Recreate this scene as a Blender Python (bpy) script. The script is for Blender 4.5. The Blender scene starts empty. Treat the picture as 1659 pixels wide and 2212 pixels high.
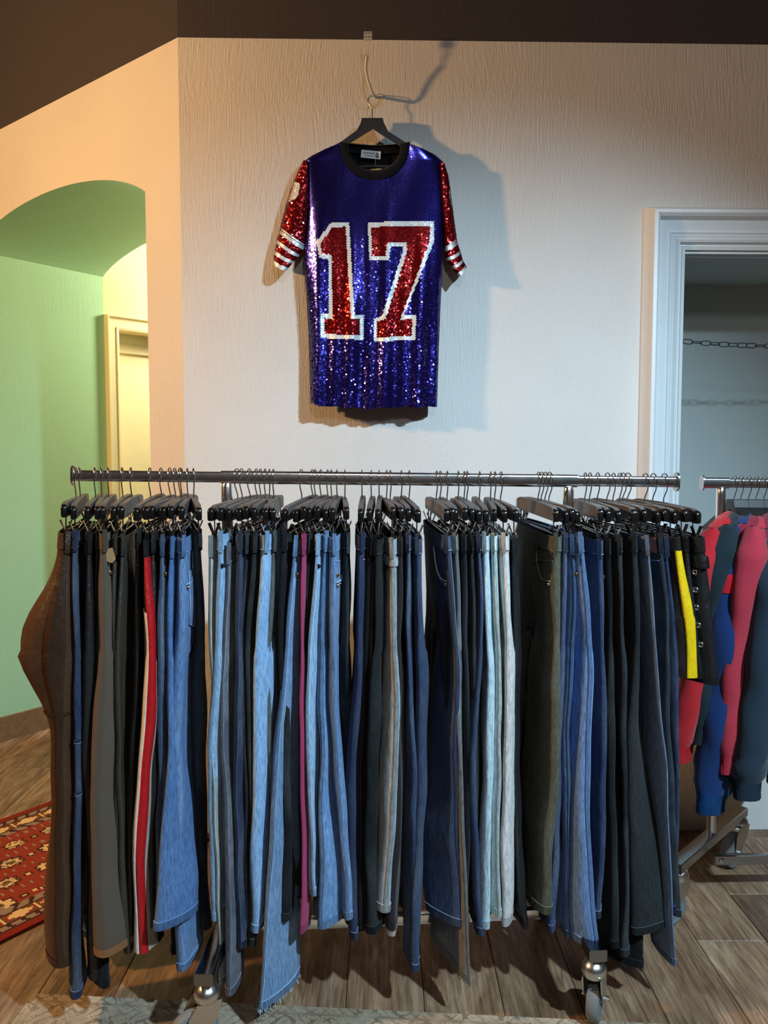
import bpy, bmesh, math, random
from math import sin, cos, pi, radians, sqrt
from mathutils import Vector, Matrix, noise

S = bpy.context.scene
COL = S.collection
random.seed(7)

# ------------------------------------------------------------------ camera
CX, CY, F = 829.5, 1106.0, 1680.0        # photograph frame 1659 x 2212
H = 1.42
PITCH = radians(3.9)
cam_d = bpy.data.cameras.new('camera')
cam_d.sensor_fit = 'VERTICAL'
cam_d.sensor_height = 32.0
cam_d.lens = F / 2212.0 * 32.0
cam_d.clip_start = 0.05
cam = bpy.data.objects.new('camera', cam_d)
cam.location = (0, 0, H)
cam.rotation_euler = (pi / 2 - PITCH, 0, 0)
COL.objects.link(cam)
S.camera = cam

# ------------------------------------------------------------------ world, lights, exposure
S.view_settings.view_transform = 'Standard'
S.view_settings.look = 'None'
S.view_settings.gamma = 1.0
S.view_settings.use_curve_mapping = False
S.view_settings.exposure = 0.0
cy = S.cycles                                # keep the render quick
cy.max_bounces = 5; cy.diffuse_bounces = 3; cy.glossy_bounces = 3; cy.transmission_bounces = 1
cy.caustics_reflective = False; cy.caustics_refractive = False
cy.use_adaptive_sampling = True; cy.adaptive_threshold = 0.03
W = bpy.data.worlds.new('world'); S.world = W
W.use_nodes = True
W.node_tree.nodes['Background'].inputs[0].default_value = (0.55, 0.62, 0.70, 1)
W.node_tree.nodes['Background'].inputs[1].default_value = 0.05

def light(name, kind, loc, target, power, color, size=0.2, spot=None, blend=0.5):
    l = bpy.data.lights.new(name, kind)
    l.energy = power; l.color = color
    if kind == 'AREA':
        l.shape = 'DISK'; l.size = size
    elif kind == 'SPOT':
        l.spot_size = radians(spot); l.spot_blend = blend; l.shadow_soft_size = size
    else:
        l.shadow_soft_size = size
    o = bpy.data.objects.new(name, l)
    o.location = loc
    d = Vector(target) - Vector(loc)
    o.rotation_euler = d.to_track_quat('-Z', 'Y').to_euler()
    COL.objects.link(o)
    return o

WARM = (1.0, 0.55, 0.22)
COOL = (0.57, 0.81, 1.0)
light('lamp_warm', 'SPOT', (-2.55, 1.50, 2.45), (-1.0, 3.0, 1.55), 235, WARM, 0.07, 160, 0.3)
light('lamp_cool', 'SPOT', (1.75, -0.20, 3.25), (0.35, 2.2, 0.55), 680, COOL, 0.06, 74, 0.9)
light('room_fill', 'POINT', (0.3, -1.3, 3.1), (0, 2, 1), 55, (0.95, 0.96, 1.0), 0.15)  # unseen fill light, added to brighten the room overall
light('lamp_passage', 'POINT', (-0.55, 4.75, 2.5), (0, 5, 0), 130, (1.0, 0.89, 0.62), 0.15)

# ------------------------------------------------------------------ geometry helpers
_sp, _cp = sin(PITCH), cos(PITCH)
def ray(px, py):
    a = (px - CX) / F; b = -(py - CY) / F
    return Vector((a, _cp + b * _sp, -_sp + b * _cp))
def at(px, py, Y):
    r = ray(px, py); return Vector((0, 0, H)) + r * (Y / r.y)
def atz(px, py, z):
    r = ray(px, py); return Vector((0, 0, H)) + r * ((z - H) / r.z)
def project(p):
    d = Vector(p) - Vector((0, 0, H))
    dep = d.y * _cp - d.z * _sp
    return CX + F * d.x / dep, CY - F * (d.y * _sp + d.z * _cp) / dep

class MB:
    """collects shapes, then links them as one mesh object"""
    def __init__(s): s.v = []; s.f = []; s.m = []
    def add(s, vs, fs, m=0):
        b = len(s.v); s.v += [tuple(x) for x in vs]
        for f in fs: s.f.append(tuple(i + b for i in f)); s.m.append(m)
    def box(s, lo, hi, m=0, mat=None):
        x0, y0, z0 = lo; x1, y1, z1 = hi
        vs = [Vector(p) for p in ((x0,y0,z0),(x1,y0,z0),(x1,y1,z0),(x0,y1,z0),(x0,y0,z1),(x1,y0,z1),(x1,y1,z1),(x0,y1,z1))]
        if mat is not None: vs = [mat @ v for v in vs]
        s.add(vs, [(0,3,2,1),(4,5,6,7),(0,1,5,4),(1,2,6,5),(2,3,7,6),(3,0,4,7)], m)
    def grid(s, rows, closed=False, m=0):
        n = len(rows[0]); vs = [p for r in rows for p in r]; fs = []
        for i in range(len(rows) - 1):
            for j in range(n if closed else n - 1):
                k = (j + 1) % n
                fs.append((i*n + j, i*n + k, (i+1)*n + k, (i+1)*n + j))
        s.add(vs, fs, m)
    def tube(s, pts, r, n=8, m=0, cap=True, sq=None):
        """sweep a circle (or a rounded rectangle sq=(w,h)) along a polyline"""
        pts = [Vector(p) for p in pts]
        rr = r if isinstance(r, (list, tuple)) else [r] * len(pts)
        rows = []; prev = None
        for i, p in enumerate(pts):
            t = (pts[min(i+1, len(pts)-1)] - pts[max(i-1, 0)]).normalized()
            if prev is None:
                up = Vector((0, 0, 1)) if abs(t.z) < 0.9 else Vector((0, 1, 0))
                a = t.cross(up).normalized()
            else:
                a = (prev - t * prev.dot(t)).normalized()
            prev = a; b = a.cross(t).normalized()
            ring = []
            if sq:
                w, h, c = sq[0]/2, sq[1]/2, sq[2]
                for (sx, sy, a0) in ((1,1,0),(-1,1,90),(-1,-1,180),(1,-1,270)):
                    for q in range(4):
                        an = radians(a0 + q * 30)
                        ring.append(p + a*(sx*(w-c) + c*cos(an)) + b*(sy*(h-c) + c*sin(an)))
            else:
                for k in range(n):
                    an = 2*pi*k/n
                    ring.append(p + (a*cos(an) + b*sin(an)) * rr[i])
            rows.append(ring)
        nn = len(rows[0])
        s.grid(rows, True, m)
        if cap:
            s.add(rows[0], [tuple(range(nn))[::-1]], m)
            s.add(rows[-1], [tuple(range(nn))], m)
    def lathe(s, prof, M=Matrix.Identity(4), n=24, m=0):
        """prof: (radius, z) pairs turned about local z"""
        rows = []
        for (r, z) in prof:
            rows.append([M @ Vector((r*cos(2*pi*k/n), r*sin(2*pi*k/n), z)) for k in range(n)])
        s.grid(rows, True, m)
        if prof[0][0] > 1e-6: s.add(rows[0], [tuple(range(n))[::-1]], m)
        if prof[-1][0] > 1e-6: s.add(rows[-1], [tuple(range(n))], m)
    def prism(s, poly, ax, ay, org, depth, m=0):
        """polygon in plane (ax, ay) at org, extruded by the vector depth"""
        org = Vector(org); ax = Vector(ax); ay = Vector(ay); depth = Vector(depth)
        n = len(poly)
        a = [org + ax*x + ay*y for x, y in poly]; b = [p + depth for p in a]
        s.add(a + b, [tuple(range(n)), tuple(range(n, 2*n))[::-1]] + [(i, i+n, (i+1) % n + n, (i+1) % n) for i in range(n)], m)
    def mesh(s, name, mats, smooth=False, org=(0,0,0), auto=None):
        me = bpy.data.meshes.new(name)
        o = Vector(org)
        me.from_pydata([(x-o.x, y-o.y, z-o.z) for x, y, z in s.v], [], s.f)
        if not isinstance(mats, (list, tuple)): mats = [mats]
        for mt in mats: me.materials.append(mt)
        if len(mats) > 1: me.polygons.foreach_set('material_index', s.m)
        bm = bmesh.new(); bm.from_mesh(me)
        bmesh.ops.recalc_face_normals(bm, faces=bm.faces)
        if auto is not None:
            for f in bm.faces: f.smooth = True
            for e in bm.edges:
                if len(e.link_faces) == 2 and e.calc_face_angle(0) > radians(auto): e.smooth = False
        elif smooth:
            for f in bm.faces: f.smooth = True
        bm.to_mesh(me); bm.free()
        me.update()
        return me
    def build(s, name, mats, parent=None, smooth=False, auto=None, org=None):
        if org is None: org = parent.location if parent is not None and parent.type == 'EMPTY' else (0,0,0)
        me = s.mesh(name, mats, smooth, org, auto)
        return link(name, me, parent)

def link(name, me, parent=None, loc=None, rot=None):
    o = bpy.data.objects.new(name, me); COL.objects.link(o)
    if parent is not None: o.parent = parent
    if loc is not None: o.location = loc
    if rot is not None: o.rotation_euler = rot
    return o
def empty(name, loc, rz=0.0):
    o = bpy.data.objects.new(name, None); COL.objects.link(o)
    o.location = loc; o.rotation_euler = (0, 0, rz); o.empty_display_size = 0.1
    return o
def tag(o, label=None, cat=None, group=None, kind=None):
    if label: o['label'] = label
    if cat: o['category'] = cat
    if group: o['group'] = group
    if kind: o['kind'] = kind
    return o
def lerp(a, b, t): return a + (b - a) * t
def smooth(t):
    t = max(0.0, min(1.0, t)); return t*t*(3 - 2*t)
def curve(keys, x):
    if x <= keys[0][0]: return keys[0][1]
    for (a, p), (b, q) in zip(keys, keys[1:]):
        if x <= b: return lerp(p, q, (x - a) / (b - a))
    return keys[-1][1]

# ------------------------------------------------------------------ materials
def srgb(r, g, b):
    def f(c):
        c /= 255.0
        return c/12.92 if c <= 0.04045 else ((c+0.055)/1.055)**2.4
    return (f(r), f(g), f(b), 1.0)

class NT:
    def __init__(s, name):
        s.m = bpy.data.materials.new(name); s.m.use_nodes = True
        s.t = s.m.node_tree; s.n = s.t.nodes; s.l = s.t.links
        s.b = s.n['Principled BSDF']
    def node(s, t, **kw):
        n = s.n.new(t)
        for k, v in kw.items():
            if k in n.inputs.keys() or isinstance(k, int): n.inputs[k].default_value = v
            else: setattr(n, k, v)
        return n
    def link(s, a, b): s.l.new(a, b)
    def coords(s, scale=(1,1,1), space='Object'):
        tc = s.node('ShaderNodeTexCoord'); mp = s.node('ShaderNodeMapping')
        mp.inputs['Scale'].default_value = scale
        s.link(tc.outputs[space], mp.inputs['Vector']); return mp.outputs['Vector']
    def noise(s, vec, scale, detail=4, rough=0.55, dist=0.0):
        n = s.node('ShaderNodeTexNoise'); n.inputs['Scale'].default_value = scale
        n.inputs['Detail'].default_value = detail; n.inputs['Roughness'].default_value = rough
        n.inputs['Distortion'].default_value = dist
        s.link(vec, n.inputs['Vector']); return n.outputs['Fac']
    def ramp(s, fac, stops):
        r = s.node('ShaderNodeValToRGB'); e = r.color_ramp.elements
        while len(e) < len(stops): e.new(0.5)
        for i, (p, c) in enumerate(stops): e[i].position = p; e[i].color = c
        s.link(fac, r.inputs['Fac']); return r.outputs['Color']
    def mix(s, fac, a, b, mode='MIX'):
        n = s.node('ShaderNodeMix', data_type='RGBA', blend_type=mode)
        for val, k in ((fac, 0), (a, 6), (b, 7)):
            if hasattr(val, 'links'): s.link(val, n.inputs[k])
            else: n.inputs[k].default_value = val
        return n.outputs[2]
    def math(s, op, a, b=0.0):
        n = s.node('ShaderNodeMath', operation=op)
        for val, k in ((a, 0), (b, 1)):
            if hasattr(val, 'links'): s.link(val, n.inputs[k])
            else: n.inputs[k].default_value = val
        return n.outputs[0]
    def bump(s, h, strength=0.3, dist=0.01):
        b = s.node('ShaderNodeBump'); b.inputs['Strength'].default_value = strength; b.inputs['Distance'].default_value = dist
        s.link(h, b.inputs['Height']); s.link(b.outputs['Normal'], s.b.inputs['Normal'])
    def set(s, color=None, rough=None, metal=None, spec=None, **kw):
        for val, k in ((color, 'Base Color'), (rough, 'Roughness'), (metal, 'Metallic'), (spec, 'Specular IOR Level')):
            if val is None: continue
            if hasattr(val, 'links'): s.link(val, s.b.inputs[k])
            else: s.b.inputs[k].default_value = val
        for k, v in kw.items(): s.b.inputs[k.replace('_', ' ')].default_value = v
        return s.m

def dim(c, k): return (c[0]*k, c[1]*k, c[2]*k, 1)

def mat_plaster(name, col, streak=0.5, dist=0.006, flow=1.0):
    t = NT(name)
    v = t.coords((1, 1, 1))
    # brushed render: streaks that run downwards and bend in broad swirls
    warp = t.node('ShaderNodeTexNoise'); warp.inputs['Scale'].default_value = 1.6; warp.inputs['Detail'].default_value = 1
    t.link(v, warp.inputs['Vector'])
    vm = t.node('ShaderNodeVectorMath', operation='MULTIPLY_ADD')
    t.link(warp.outputs['Color'], vm.inputs[0]); vm.inputs[1].default_value = (0.12*flow,)*3; t.link(v, vm.inputs[2])
    mp = t.node('ShaderNodeMapping'); mp.inputs['Scale'].default_value = (1, 1, 0.028)
    t.link(vm.outputs[0], mp.inputs['Vector'])
    s1 = t.noise(mp.outputs['Vector'], 210, 3, 0.6)
    s2 = t.noise(v, 130, 4, 0.6)
    s3 = t.noise(v, 2.2, 3, 0.5)
    msk = t.ramp(s3, [(0.35, (0.15,0.15,0.15,1)), (0.65, (1,1,1,1))])
    h = t.math('ADD', t.math('MULTIPLY', s1, msk), t.math('MULTIPLY', s2, 0.35))
    c = t.mix(t.math('MULTIPLY', s3, 0.5), col, dim(col, 0.9))
    t.bump(h, streak, dist)
    return t.set(c, 0.85, spec=0.2)

def mat_plain(name, col, rough=0.5, metal=0.0, spec=0.4, bump=0.0, bscale=200, var=0.12, **kw):
    t = NT(name)
    v = t.coords()
    n = t.noise(v, bscale, 3)
    c = t.mix(n, dim(col, 1-var), dim(col, 1+var))
    if bump: t.bump(n, bump, 0.002)
    return t.set(c, rough, metal, spec, **kw)

def mat_chrome(name, col=(0.72,0.72,0.72,1), rough=0.14):
    t = NT(name); v = t.coords()
    n = t.noise(v, 40, 3)
    r = t.math('ADD', t.math('MULTIPLY', n, 0.08), rough - 0.04)
    return t.set(col, r, 1.0)

def mat_denim(name, col, fade=0.5, warm=None):
    t = NT(name)
    oi = t.node('ShaderNodeObjectInfo')
    tc = t.node('ShaderNodeTexCoord')
    mp = t.node('ShaderNodeMapping')
    t.link(tc.outputs['Object'], mp.inputs['Vector'])
    cx = t.node('ShaderNodeCombineXYZ')
    for k in range(3): t.link(t.math('MULTIPLY', oi.outputs['Random'], 17.0 + 5*k), cx.inputs[k])
    t.link(cx.outputs[0], mp.inputs['Location'])
    v = mp.outputs['Vector']
    m2 = t.node('ShaderNodeMapping'); m2.inputs['Scale'].default_value = (1, 1, 0.16); t.link(v, m2.inputs['Vector'])
    big = t.noise(v, 5, 2, 0.55)
    streak = t.noise(m2.outputs['Vector'], 260, 1, 0.7)
    grain = t.noise(v, 620, 1, 0.7)
    pale = (lerp(col[0], 0.62, 0.35), lerp(col[1], 0.70, 0.35), lerp(col[2], 0.78, 0.30), 1)
    f1 = t.ramp(big, [(0.38, (0,0,0,1)), (0.72, (1,1,1,1))])
    c = t.mix(t.math('MULTIPLY', f1, fade), col, pale)
    sg = t.math('ADD', t.math('MULTIPLY', streak, 0.6), t.math('MULTIPLY', grain, 0.6))
    g = t.ramp(sg, [(0.42, (0.62,0.62,0.64,1)), (0.78, (1.45,1.45,1.42,1))])
    c = t.mix(1.0, c, g, 'MULTIPLY')
    m3 = t.node('ShaderNodeMapping'); m3.inputs['Scale'].default_value = (1, 1, 0.35); t.link(v, m3.inputs['Vector'])
    wr = t.noise(m3.outputs['Vector'], 22, 2, 0.5, 0.8)
    hh = t.math('ADD', t.math('MULTIPLY', sg, 0.10), t.math('MULTIPLY', wr, 1.0))
    t.bump(hh, 0.55, 0.010)
    return t.set(c, 0.92, spec=0.12, Sheen_Weight=0.05)

def mat_leather(name, col, rough=0.38):
    t = NT(name); v = t.coords()
    m2 = t.node('ShaderNodeMapping'); m2.inputs['Scale'].default_value = (1, 1, 0.5); t.link(v, m2.inputs['Vector'])
    big = t.noise(m2.outputs['Vector'], 26, 4, 0.62, 0.3)
    vo = t.node('ShaderNodeTexVoronoi'); vo.inputs['Scale'].default_value = 420; t.link(v, vo.inputs['Vector'])
    c = t.mix(big, dim(col, 0.75), dim(col, 1.2))
    h = t.math('ADD', t.math('MULTIPLY', big, 1.0), t.math('MULTIPLY', vo.outputs['Distance'], 0.06))
    t.bump(h, 0.55, 0.012)
    return t.set(c, rough, spec=0.4)

def mat_fleece(name, col):
    t = NT(name); v = t.coords()
    n = t.noise(v, 480, 3, 0.7); b = t.noise(v, 9, 3)
    c = t.mix(b, dim(col, 0.85), dim(col, 1.12))
    h = t.math('ADD', t.math('MULTIPLY', n, 0.25), b)
    t.bump(h, 0.4, 0.006)
    return t.set(c, 0.95, spec=0.08, Sheen_Weight=0.15)

def mat_rib(name, col):
    t = NT(name); v = t.coords()
    w = t.node('ShaderNodeTexWave', wave_type='BANDS', bands_direction='X'); w.inputs['Scale'].default_value = 70
    t.link(v, w.inputs['Vector'])
    c = t.mix(w.outputs['Fac'], dim(col, 0.75), dim(col, 1.1))
    t.bump(w.outputs['Fac'], 0.4, 0.002)
    return t.set(c, 0.95, spec=0.08)

def mat_wood(name):
    t = NT(name)
    oi = t.node('ShaderNodeObjectInfo')
    tc = t.node('ShaderNodeTexCoord'); mp = t.node('ShaderNodeMapping')
    t.link(tc.outputs['Object'], mp.inputs['Vector'])
    cx = t.node('ShaderNodeCombineXYZ')
    for k in range(3): t.link(t.math('MULTIPLY', oi.outputs['Random'], 23.0 + 11*k), cx.inputs[k])
    t.link(cx.outputs[0], mp.inputs['Location'])
    v = mp.outputs['Vector']
    m2 = t.node('ShaderNodeMapping'); m2.inputs['Scale'].default_value = (1, 0.07, 1); t.link(v, m2.inputs['Vector'])
    m3 = t.node('ShaderNodeMapping'); m3.inputs['Scale'].default_value = (1, 0.28, 1); t.link(v, m3.inputs['Vector'])
    g1 = t.noise(m2.outputs['Vector'], 90, 5, 0.65, 0.6)
    g2 = t.noise(m3.outputs['Vector'], 11, 4, 0.6, 1.4)
    m4 = t.node('ShaderNodeMapping'); m4.inputs['Scale'].default_value = (1, 0.12, 1); t.link(v, m4.inputs['Vector'])
    w = t.node('ShaderNodeTexWave', wave_type='RINGS'); w.inputs['Scale'].default_value = 9; w.inputs['Distortion'].default_value = 5
    w.inputs['Detail'].default_value = 3; t.link(m4.outputs['Vector'], w.inputs['Vector'])
    c = t.ramp(g2, [(0.3, srgb(128, 98, 74)), (0.5, srgb(160, 128, 100)), (0.7, srgb(186, 160, 132))])
    c = t.mix(t.math('MULTIPLY', w.outputs['Fac'], 0.35), c, srgb(100, 76, 58))
    gg = t.ramp(g1, [(0.35, (0.45,0.43,0.42,1)), (0.65, (1.15,1.15,1.15,1))])
    c = t.mix(1.0, c, gg, 'MULTIPLY')
    tone = t.ramp(oi.outputs['Random'], [(0.0, (0.75,0.74,0.74,1)), (1.0, (1.15,1.12,1.08,1))])
    c = t.mix(1.0, c, tone, 'MULTIPLY')
    t.bump(g1, 0.25, 0.002)
    return t.set(c, 0.42, spec=0.35)

def mat_attr(name, rough=0.95, bump=0.3):
    t = NT(name)
    a = t.node('ShaderNodeVertexColor'); a.layer_name = 'weave'
    v = t.coords(); n = t.noise(v, 500, 2, 0.7)
    g = t.ramp(n, [(0.3, (0.6,0.6,0.6,1)), (0.75, (1.25,1.25,1.25,1))])
    c = t.mix(1.0, a.outputs['Color'], g, 'MULTIPLY')
    t.bump(n, bump, 0.004)
    return t.set(c, rough, spec=0.05)

def mat_sequin(name, col, metal=0.75, rough=0.22, var=0.25):
    t = NT(name)
    v = t.coords(); n = t.noise(v, 300, 1)
    c = t.mix(n, dim(col, 1-var), dim(col, 1+var))
    return t.set(c, rough, metal, 0.5, Coat_Weight=0.7, Coat_Roughness=0.12)

PLASTER = mat_plaster('white_plaster', srgb(226, 224, 218), 0.5, 0.009)
PLASTER_S = mat_plaster('white_plaster_smooth', srgb(224, 222, 214), 0.25, 0.004, 0.6)
RECESS = mat_plaster('shaded_white_recess', srgb(188, 198, 195), 0.25, 0.004, 0.6)  # same white paint, greyed to put the recess's shade into its colour
OFFWALL = mat_plaster('taupe_plaster', srgb(128, 120, 112), 0.25, 0.004, 0.6)
DARK = mat_plaster('dark_upper_paint', srgb(72, 68, 70), 0.35, 0.005, 0.3)
GREEN = mat_plaster('green_plaster', srgb(164, 206, 170), 0.4, 0.006, 0.7)
YELLOW = mat_plaster('cream_plaster', srgb(240, 226, 176), 0.12, 0.003)
TRIM = mat_plain('white_gloss_paint', srgb(226, 230, 230), 0.4, 0, 0.4, 0.1, 25, 0.05)
CREAMTRIM = mat_plain('cream_gloss_paint', srgb(236, 224, 184), 0.4, 0, 0.4, 0.1, 25, 0.05)
CHROME = mat_chrome('chrome', (0.86, 0.86, 0.86, 1), 0.2)
CHROME_D = mat_chrome('dull_chrome', (0.5, 0.5, 0.5, 1), 0.24)
STEEL = mat_chrome('zinc_steel', (0.62, 0.62, 0.60, 1), 0.3)
WIRE = mat_chrome('dark_wire', (0.42, 0.41, 0.40, 1), 0.2)
BARWOOD = mat_plain('black_stained_wood', srgb(92, 86, 82), 0.5, 0, 0.4, 0.05, 60, 0.1)
BLACKWOOD = mat_plain('ebony_wood', srgb(34, 31, 31), 0.45, 0, 0.4, 0.05, 60, 0.1)
BARCAP = mat_plain('black_gloss_tip', srgb(20, 18, 18), 0.22, 0, 0.55, 0, 60, 0.1)
BLACKPL = mat_plain('black_plastic', srgb(22, 22, 24), 0.35, 0, 0.5, 0, 60, 0.1)
RUBBER = mat_plain('grey_rubber', srgb(120, 122, 122), 0.7, 0, 0.3, 0.05, 200, 0.08)
HUB = mat_plain('pale_wheel_hub', srgb(186, 188, 188), 0.5, 0, 0.4, 0, 60, 0.06)
WOOD = mat_wood('grey_brown_planks')
GAP = mat_plain('dark_floor_joint', srgb(40, 32, 27), 0.9)
STONE = mat_plain('brown_stone_skirting', srgb(120, 92, 66), 0.45, 0, 0.4, 0.1, 30, 0.45)
CABLE = mat_plain('white_cable', srgb(214, 208, 196), 0.5)
PAPER = mat_plain('kraft_paper', srgb(206, 170, 116), 0.8, 0, 0.2, 0, 80, 0.06)
WHITEFAB = mat_plain('white_fabric', srgb(224, 218, 212), 0.9, 0, 0.1, 0.1, 400, 0.06)
INK = mat_plain('black_ink', srgb(16, 16, 18), 0.8)
BLACKFAB = mat_fleece('black_rib_knit', srgb(20, 20, 24))
COPPER = mat_chrome('copper_rivet', (0.6, 0.36, 0.22, 1), 0.3)
BRASS = mat_chrome('brass_button', (0.55, 0.5, 0.42, 1), 0.3)
# ------------------------------------------------------------------ setting
CEIL = 3.45
PSI = radians(1.3)
C0 = at(392, 560, 2.85); C0 = Vector((C0.x, 2.85, 0))
WD = Vector((cos(PSI), sin(PSI), 0)); WN = Vector((sin(PSI), -cos(PSI), 0))   # along the back wall / towards the room
AD = Vector((-0.795, 0.607, 0)).normalized(); AN = Vector((-AD.y, AD.x, 0))   # along the arch wall / (AN points into the room side)
if AN.y > 0: AN = -AN
UPZ = Vector((0, 0, 1))
def at_plane(px, py, p0, n):
    r = ray(px, py); o = Vector((0, 0, H))
    return o + r * ((p0 - o).dot(n) / r.dot(n))
def at_wall(px, py, off=0.0): return at_plane(px, py, C0 + WN*off, WN)
def wall_sz(px, py, off=0.0):
    p = at_wall(px, py, off); return (p - C0).dot(WD), p.z
ZE = wall_sz(385, 81)[1]                       # where the dark paint begins

# floor: one slab below, planks laid on it
mb = MB(); mb.box((-4.2, -2.8, -0.06), (3.6, 7.2, -0.004))
floor = tag(mb.build('floor', GAP), kind='structure')
pw = 0.205
plank_meshes = []
for ln in (1.28, 0.9, 0.62):
    m_ = MB(); g = 0.0009; b = 0.0016
    x1, y1 = pw - g, ln - g
    top = [(g+b, g+b, 0), (x1-b, g+b, 0), (x1-b, y1-b, 0), (g+b, y1-b, 0)]
    mid = [(g, g, -b), (x1, g, -b), (x1, y1, -b), (g, y1, -b)]
    bot = [(g, g, -0.008), (x1, g, -0.008), (x1, y1, -0.008), (g, y1, -0.008)]
    m_.add(top + mid + bot, [(0,1,2,3)] + [(i, i+4, (i+1) % 4 + 4, (i+1) % 4) for i in range(4)] + [(i+4, i+8, (i+1) % 4 + 8, (i+1) % 4 + 4) for i in range(4)])
    plank_meshes.append((ln, m_.mesh('plank', WOOD)))
rp = random.Random(3)
for i in range(24):
    x = -2.62 + i*pw + 0.06
    y = 0.75 - rp.random()*1.2
    while y < 5.6:
        ln, me = plank_meshes[0 if y < 4.3 else rp.choice((0, 1, 2))]
        if x > -2.3 + 0 and (y < 2.95 or x < -0.4):
            p_ = link('plank', me, floor, (x, y, 0))
        y += ln
m_ = MB(); m_.box((-4.2, -2.8, -0.004), (-2.56, 7.2, -0.0005)); m_.box((2.36, -2.8, -0.004), (3.6, 7.2, -0.0005)); m_.box((-2.56, -2.8, -0.004), (2.36, -0.5, -0.0005)); m_.box((-2.56, 5.6, -0.004), (2.36, 7.2, -0.0005)); m_.box((-0.5, 3.7, -0.004), (2.36, 5.6, -0.0005))
m_.build('floor_beyond', WOOD, floor)

mb = MB(); mb.box((-4.2, -2.8, CEIL), (3.6, 7.2, CEIL + 0.05))
tag(mb.build('ceiling', DARK), kind='structure')

# back wall with the recess on the right
sL, zHead = wall_sz(1476, 541); zHead = wall_sz(1560, 541)[1]
sR = sL + 0.98; zSill = 0.52; NDEP = 0.55
def wp(s, z, off=0.0): return C0 + WD*s + UPZ*z + WN*off
def wall_quad(m, s0, s1, z0, z1, off, mi): m.add([wp(s0,z0,off), wp(s1,z0,off), wp(s1,z1,off), wp(s0,z1,off)], [(0,1,2,3)], mi)
def slab(m, s0, s1, z0, z1, a, b, mi):
    v = [wp(s,z,o) for o in (a, b) for (s, z) in ((s0,z0),(s1,z0),(s1,z1),(s0,z1))]
    m.add(v, [(0,1,2,3),(7,6,5,4),(0,4,5,1),(1,5,6,2),(2,6,7,3),(3,7,4,0)], mi)
mb = MB()
T_ = -0.10
slab(mb, 0, sL, 0, ZE, 0, T_, 0); slab(mb, sL, sR, zHead, ZE, 0, T_, 0); slab(mb, sL, sR, 0, zSill, 0, T_, 0); slab(mb, sR, 4.1, 0, ZE, 0, T_, 0)
slab(mb, 0, 4.1, ZE, CEIL, 0, T_, 1)
tag(mb.build('wall_back', [PLASTER, DARK]), kind='structure')
mb = MB()                                       # inside of the recess
slab(mb, sL - 0.08, sR + 0.08, zSill - 0.1, zHead + 0.1, -NDEP, -NDEP - 0.06, 0)
slab(mb, sL - 0.08, sL, zSill, zHead, T_, -NDEP, 0); slab(mb, sR, sR + 0.08, zSill, zHead, T_, -NDEP, 0)
slab(mb, sL - 0.08, sR + 0.08, zHead, zHead + 0.08, T_, -NDEP, 0); slab(mb, sL - 0.08, sR + 0.08, zSill - 0.08, zSill, T_, -NDEP, 0)
tag(mb.build('wall_recess', [RECESS]), kind='structure')

def sweep_casing(name, prof, pts, nrm, mat):
    """moulding: profile (distance outwards, projection) swept along a mitred polyline in a wall plane; pts = [(point, outward-dir)]"""
    rows = []
    for p, o in pts: rows.append([Vector(p) + Vector(o)*a + nrm*b for a, b in prof])
    m = MB(); m.grid(rows); return tag(m.build(name, mat, auto=25), kind='structure')
prof = [(-0.002, -0.02), (-0.002, 0.012), (0.010, 0.016), (0.013, 0.010), (0.018, 0.010), (0.022, 0.026), (0.030, 0.030), (0.036, 0.024),
        (0.040, 0.020), (0.044, 0.024), (0.050, 0.020), (0.056, 0.026), (0.060, 0.021), (0.070, 0.022), (0.098, 0.030), (0.106, 0.052),
        (0.116, 0.062), (0.128, 0.060), (0.136, 0.044), (0.142, 0.022), (0.150, 0.010), (0.153, -0.01)]
sweep_casing('trim_1', prof, [(wp(sL, zSill), -WD), (wp(sL, zHead), -WD + UPZ), (wp(sR, zHead), WD + UPZ), (wp(sR, zSill), WD)], WN, TRIM)
mb = MB(); slab(mb, sL, sR, zHead - 0.012, zHead, 0.0, -0.02, 0); slab(mb, sL, sR, zHead - 0.008, zHead, -0.05, -0.075, 0)
tag(mb.build('trim_2', TRIM), kind='structure')

# arch wall receding to the left
tR, tL, ARCH = 0.205, 1.55, 0.69
zSpr, zCrown, tC = H + 0.995, H + 1.13, 0.86
def ap(t, z, s=0.0): return C0 + AD*t + UPZ*z - AN*s
def arch_z(t):
    q = (t - tC) / (tC - tR) if t < tC else (t - tC) / (tL - tC)
    e = sqrt(max(0.0, 1 - 0.80*q*q))
    e1 = sqrt(0.2)
    return zSpr + (zCrown - zSpr) * (e - e1) / (1 - e1)
mb = MB()
def aquad(t0, t1, z0a, z0b, z1, s, mi): mb.add([ap(t0,z0a,s), ap(t1,z0b,s), ap(t1,z1,s), ap(t0,z1,s)], [(0,1,2,3)], mi)
for s_ in (0.0, ARCH):
    aquad(0, tR, 0, 0, ZE, s_, 0); aquad(tL, 4.0, 0, 0, ZE, s_, 0); aquad(0, 4.0, ZE, ZE, CEIL, s_, 1)
    n_ = 40
    for i in range(n_):
        a, b = lerp(tR, tL, i/n_), lerp(tR, tL, (i+1)/n_)
        aquad(a, b, arch_z(a), arch_z(b), ZE, s_, 0)
n_ = 40
for i in range(n_):
    a, b = lerp(tR, tL, i/n_), lerp(tR, tL, (i+1)/n_)
    mb.add([ap(a, arch_z(a), 0), ap(b, arch_z(b), 0), ap(b, arch_z(b), ARCH), ap(a, arch_z(a), ARCH)], [(0,1,2,3)], 2)
for t_ in (tR, tL):
    mb.add([ap(t_, 0, 0), ap(t_, 0, ARCH), ap(t_, zSpr, ARCH), ap(t_, zSpr, 0)], [(0,1,2,3)], 2)
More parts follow.
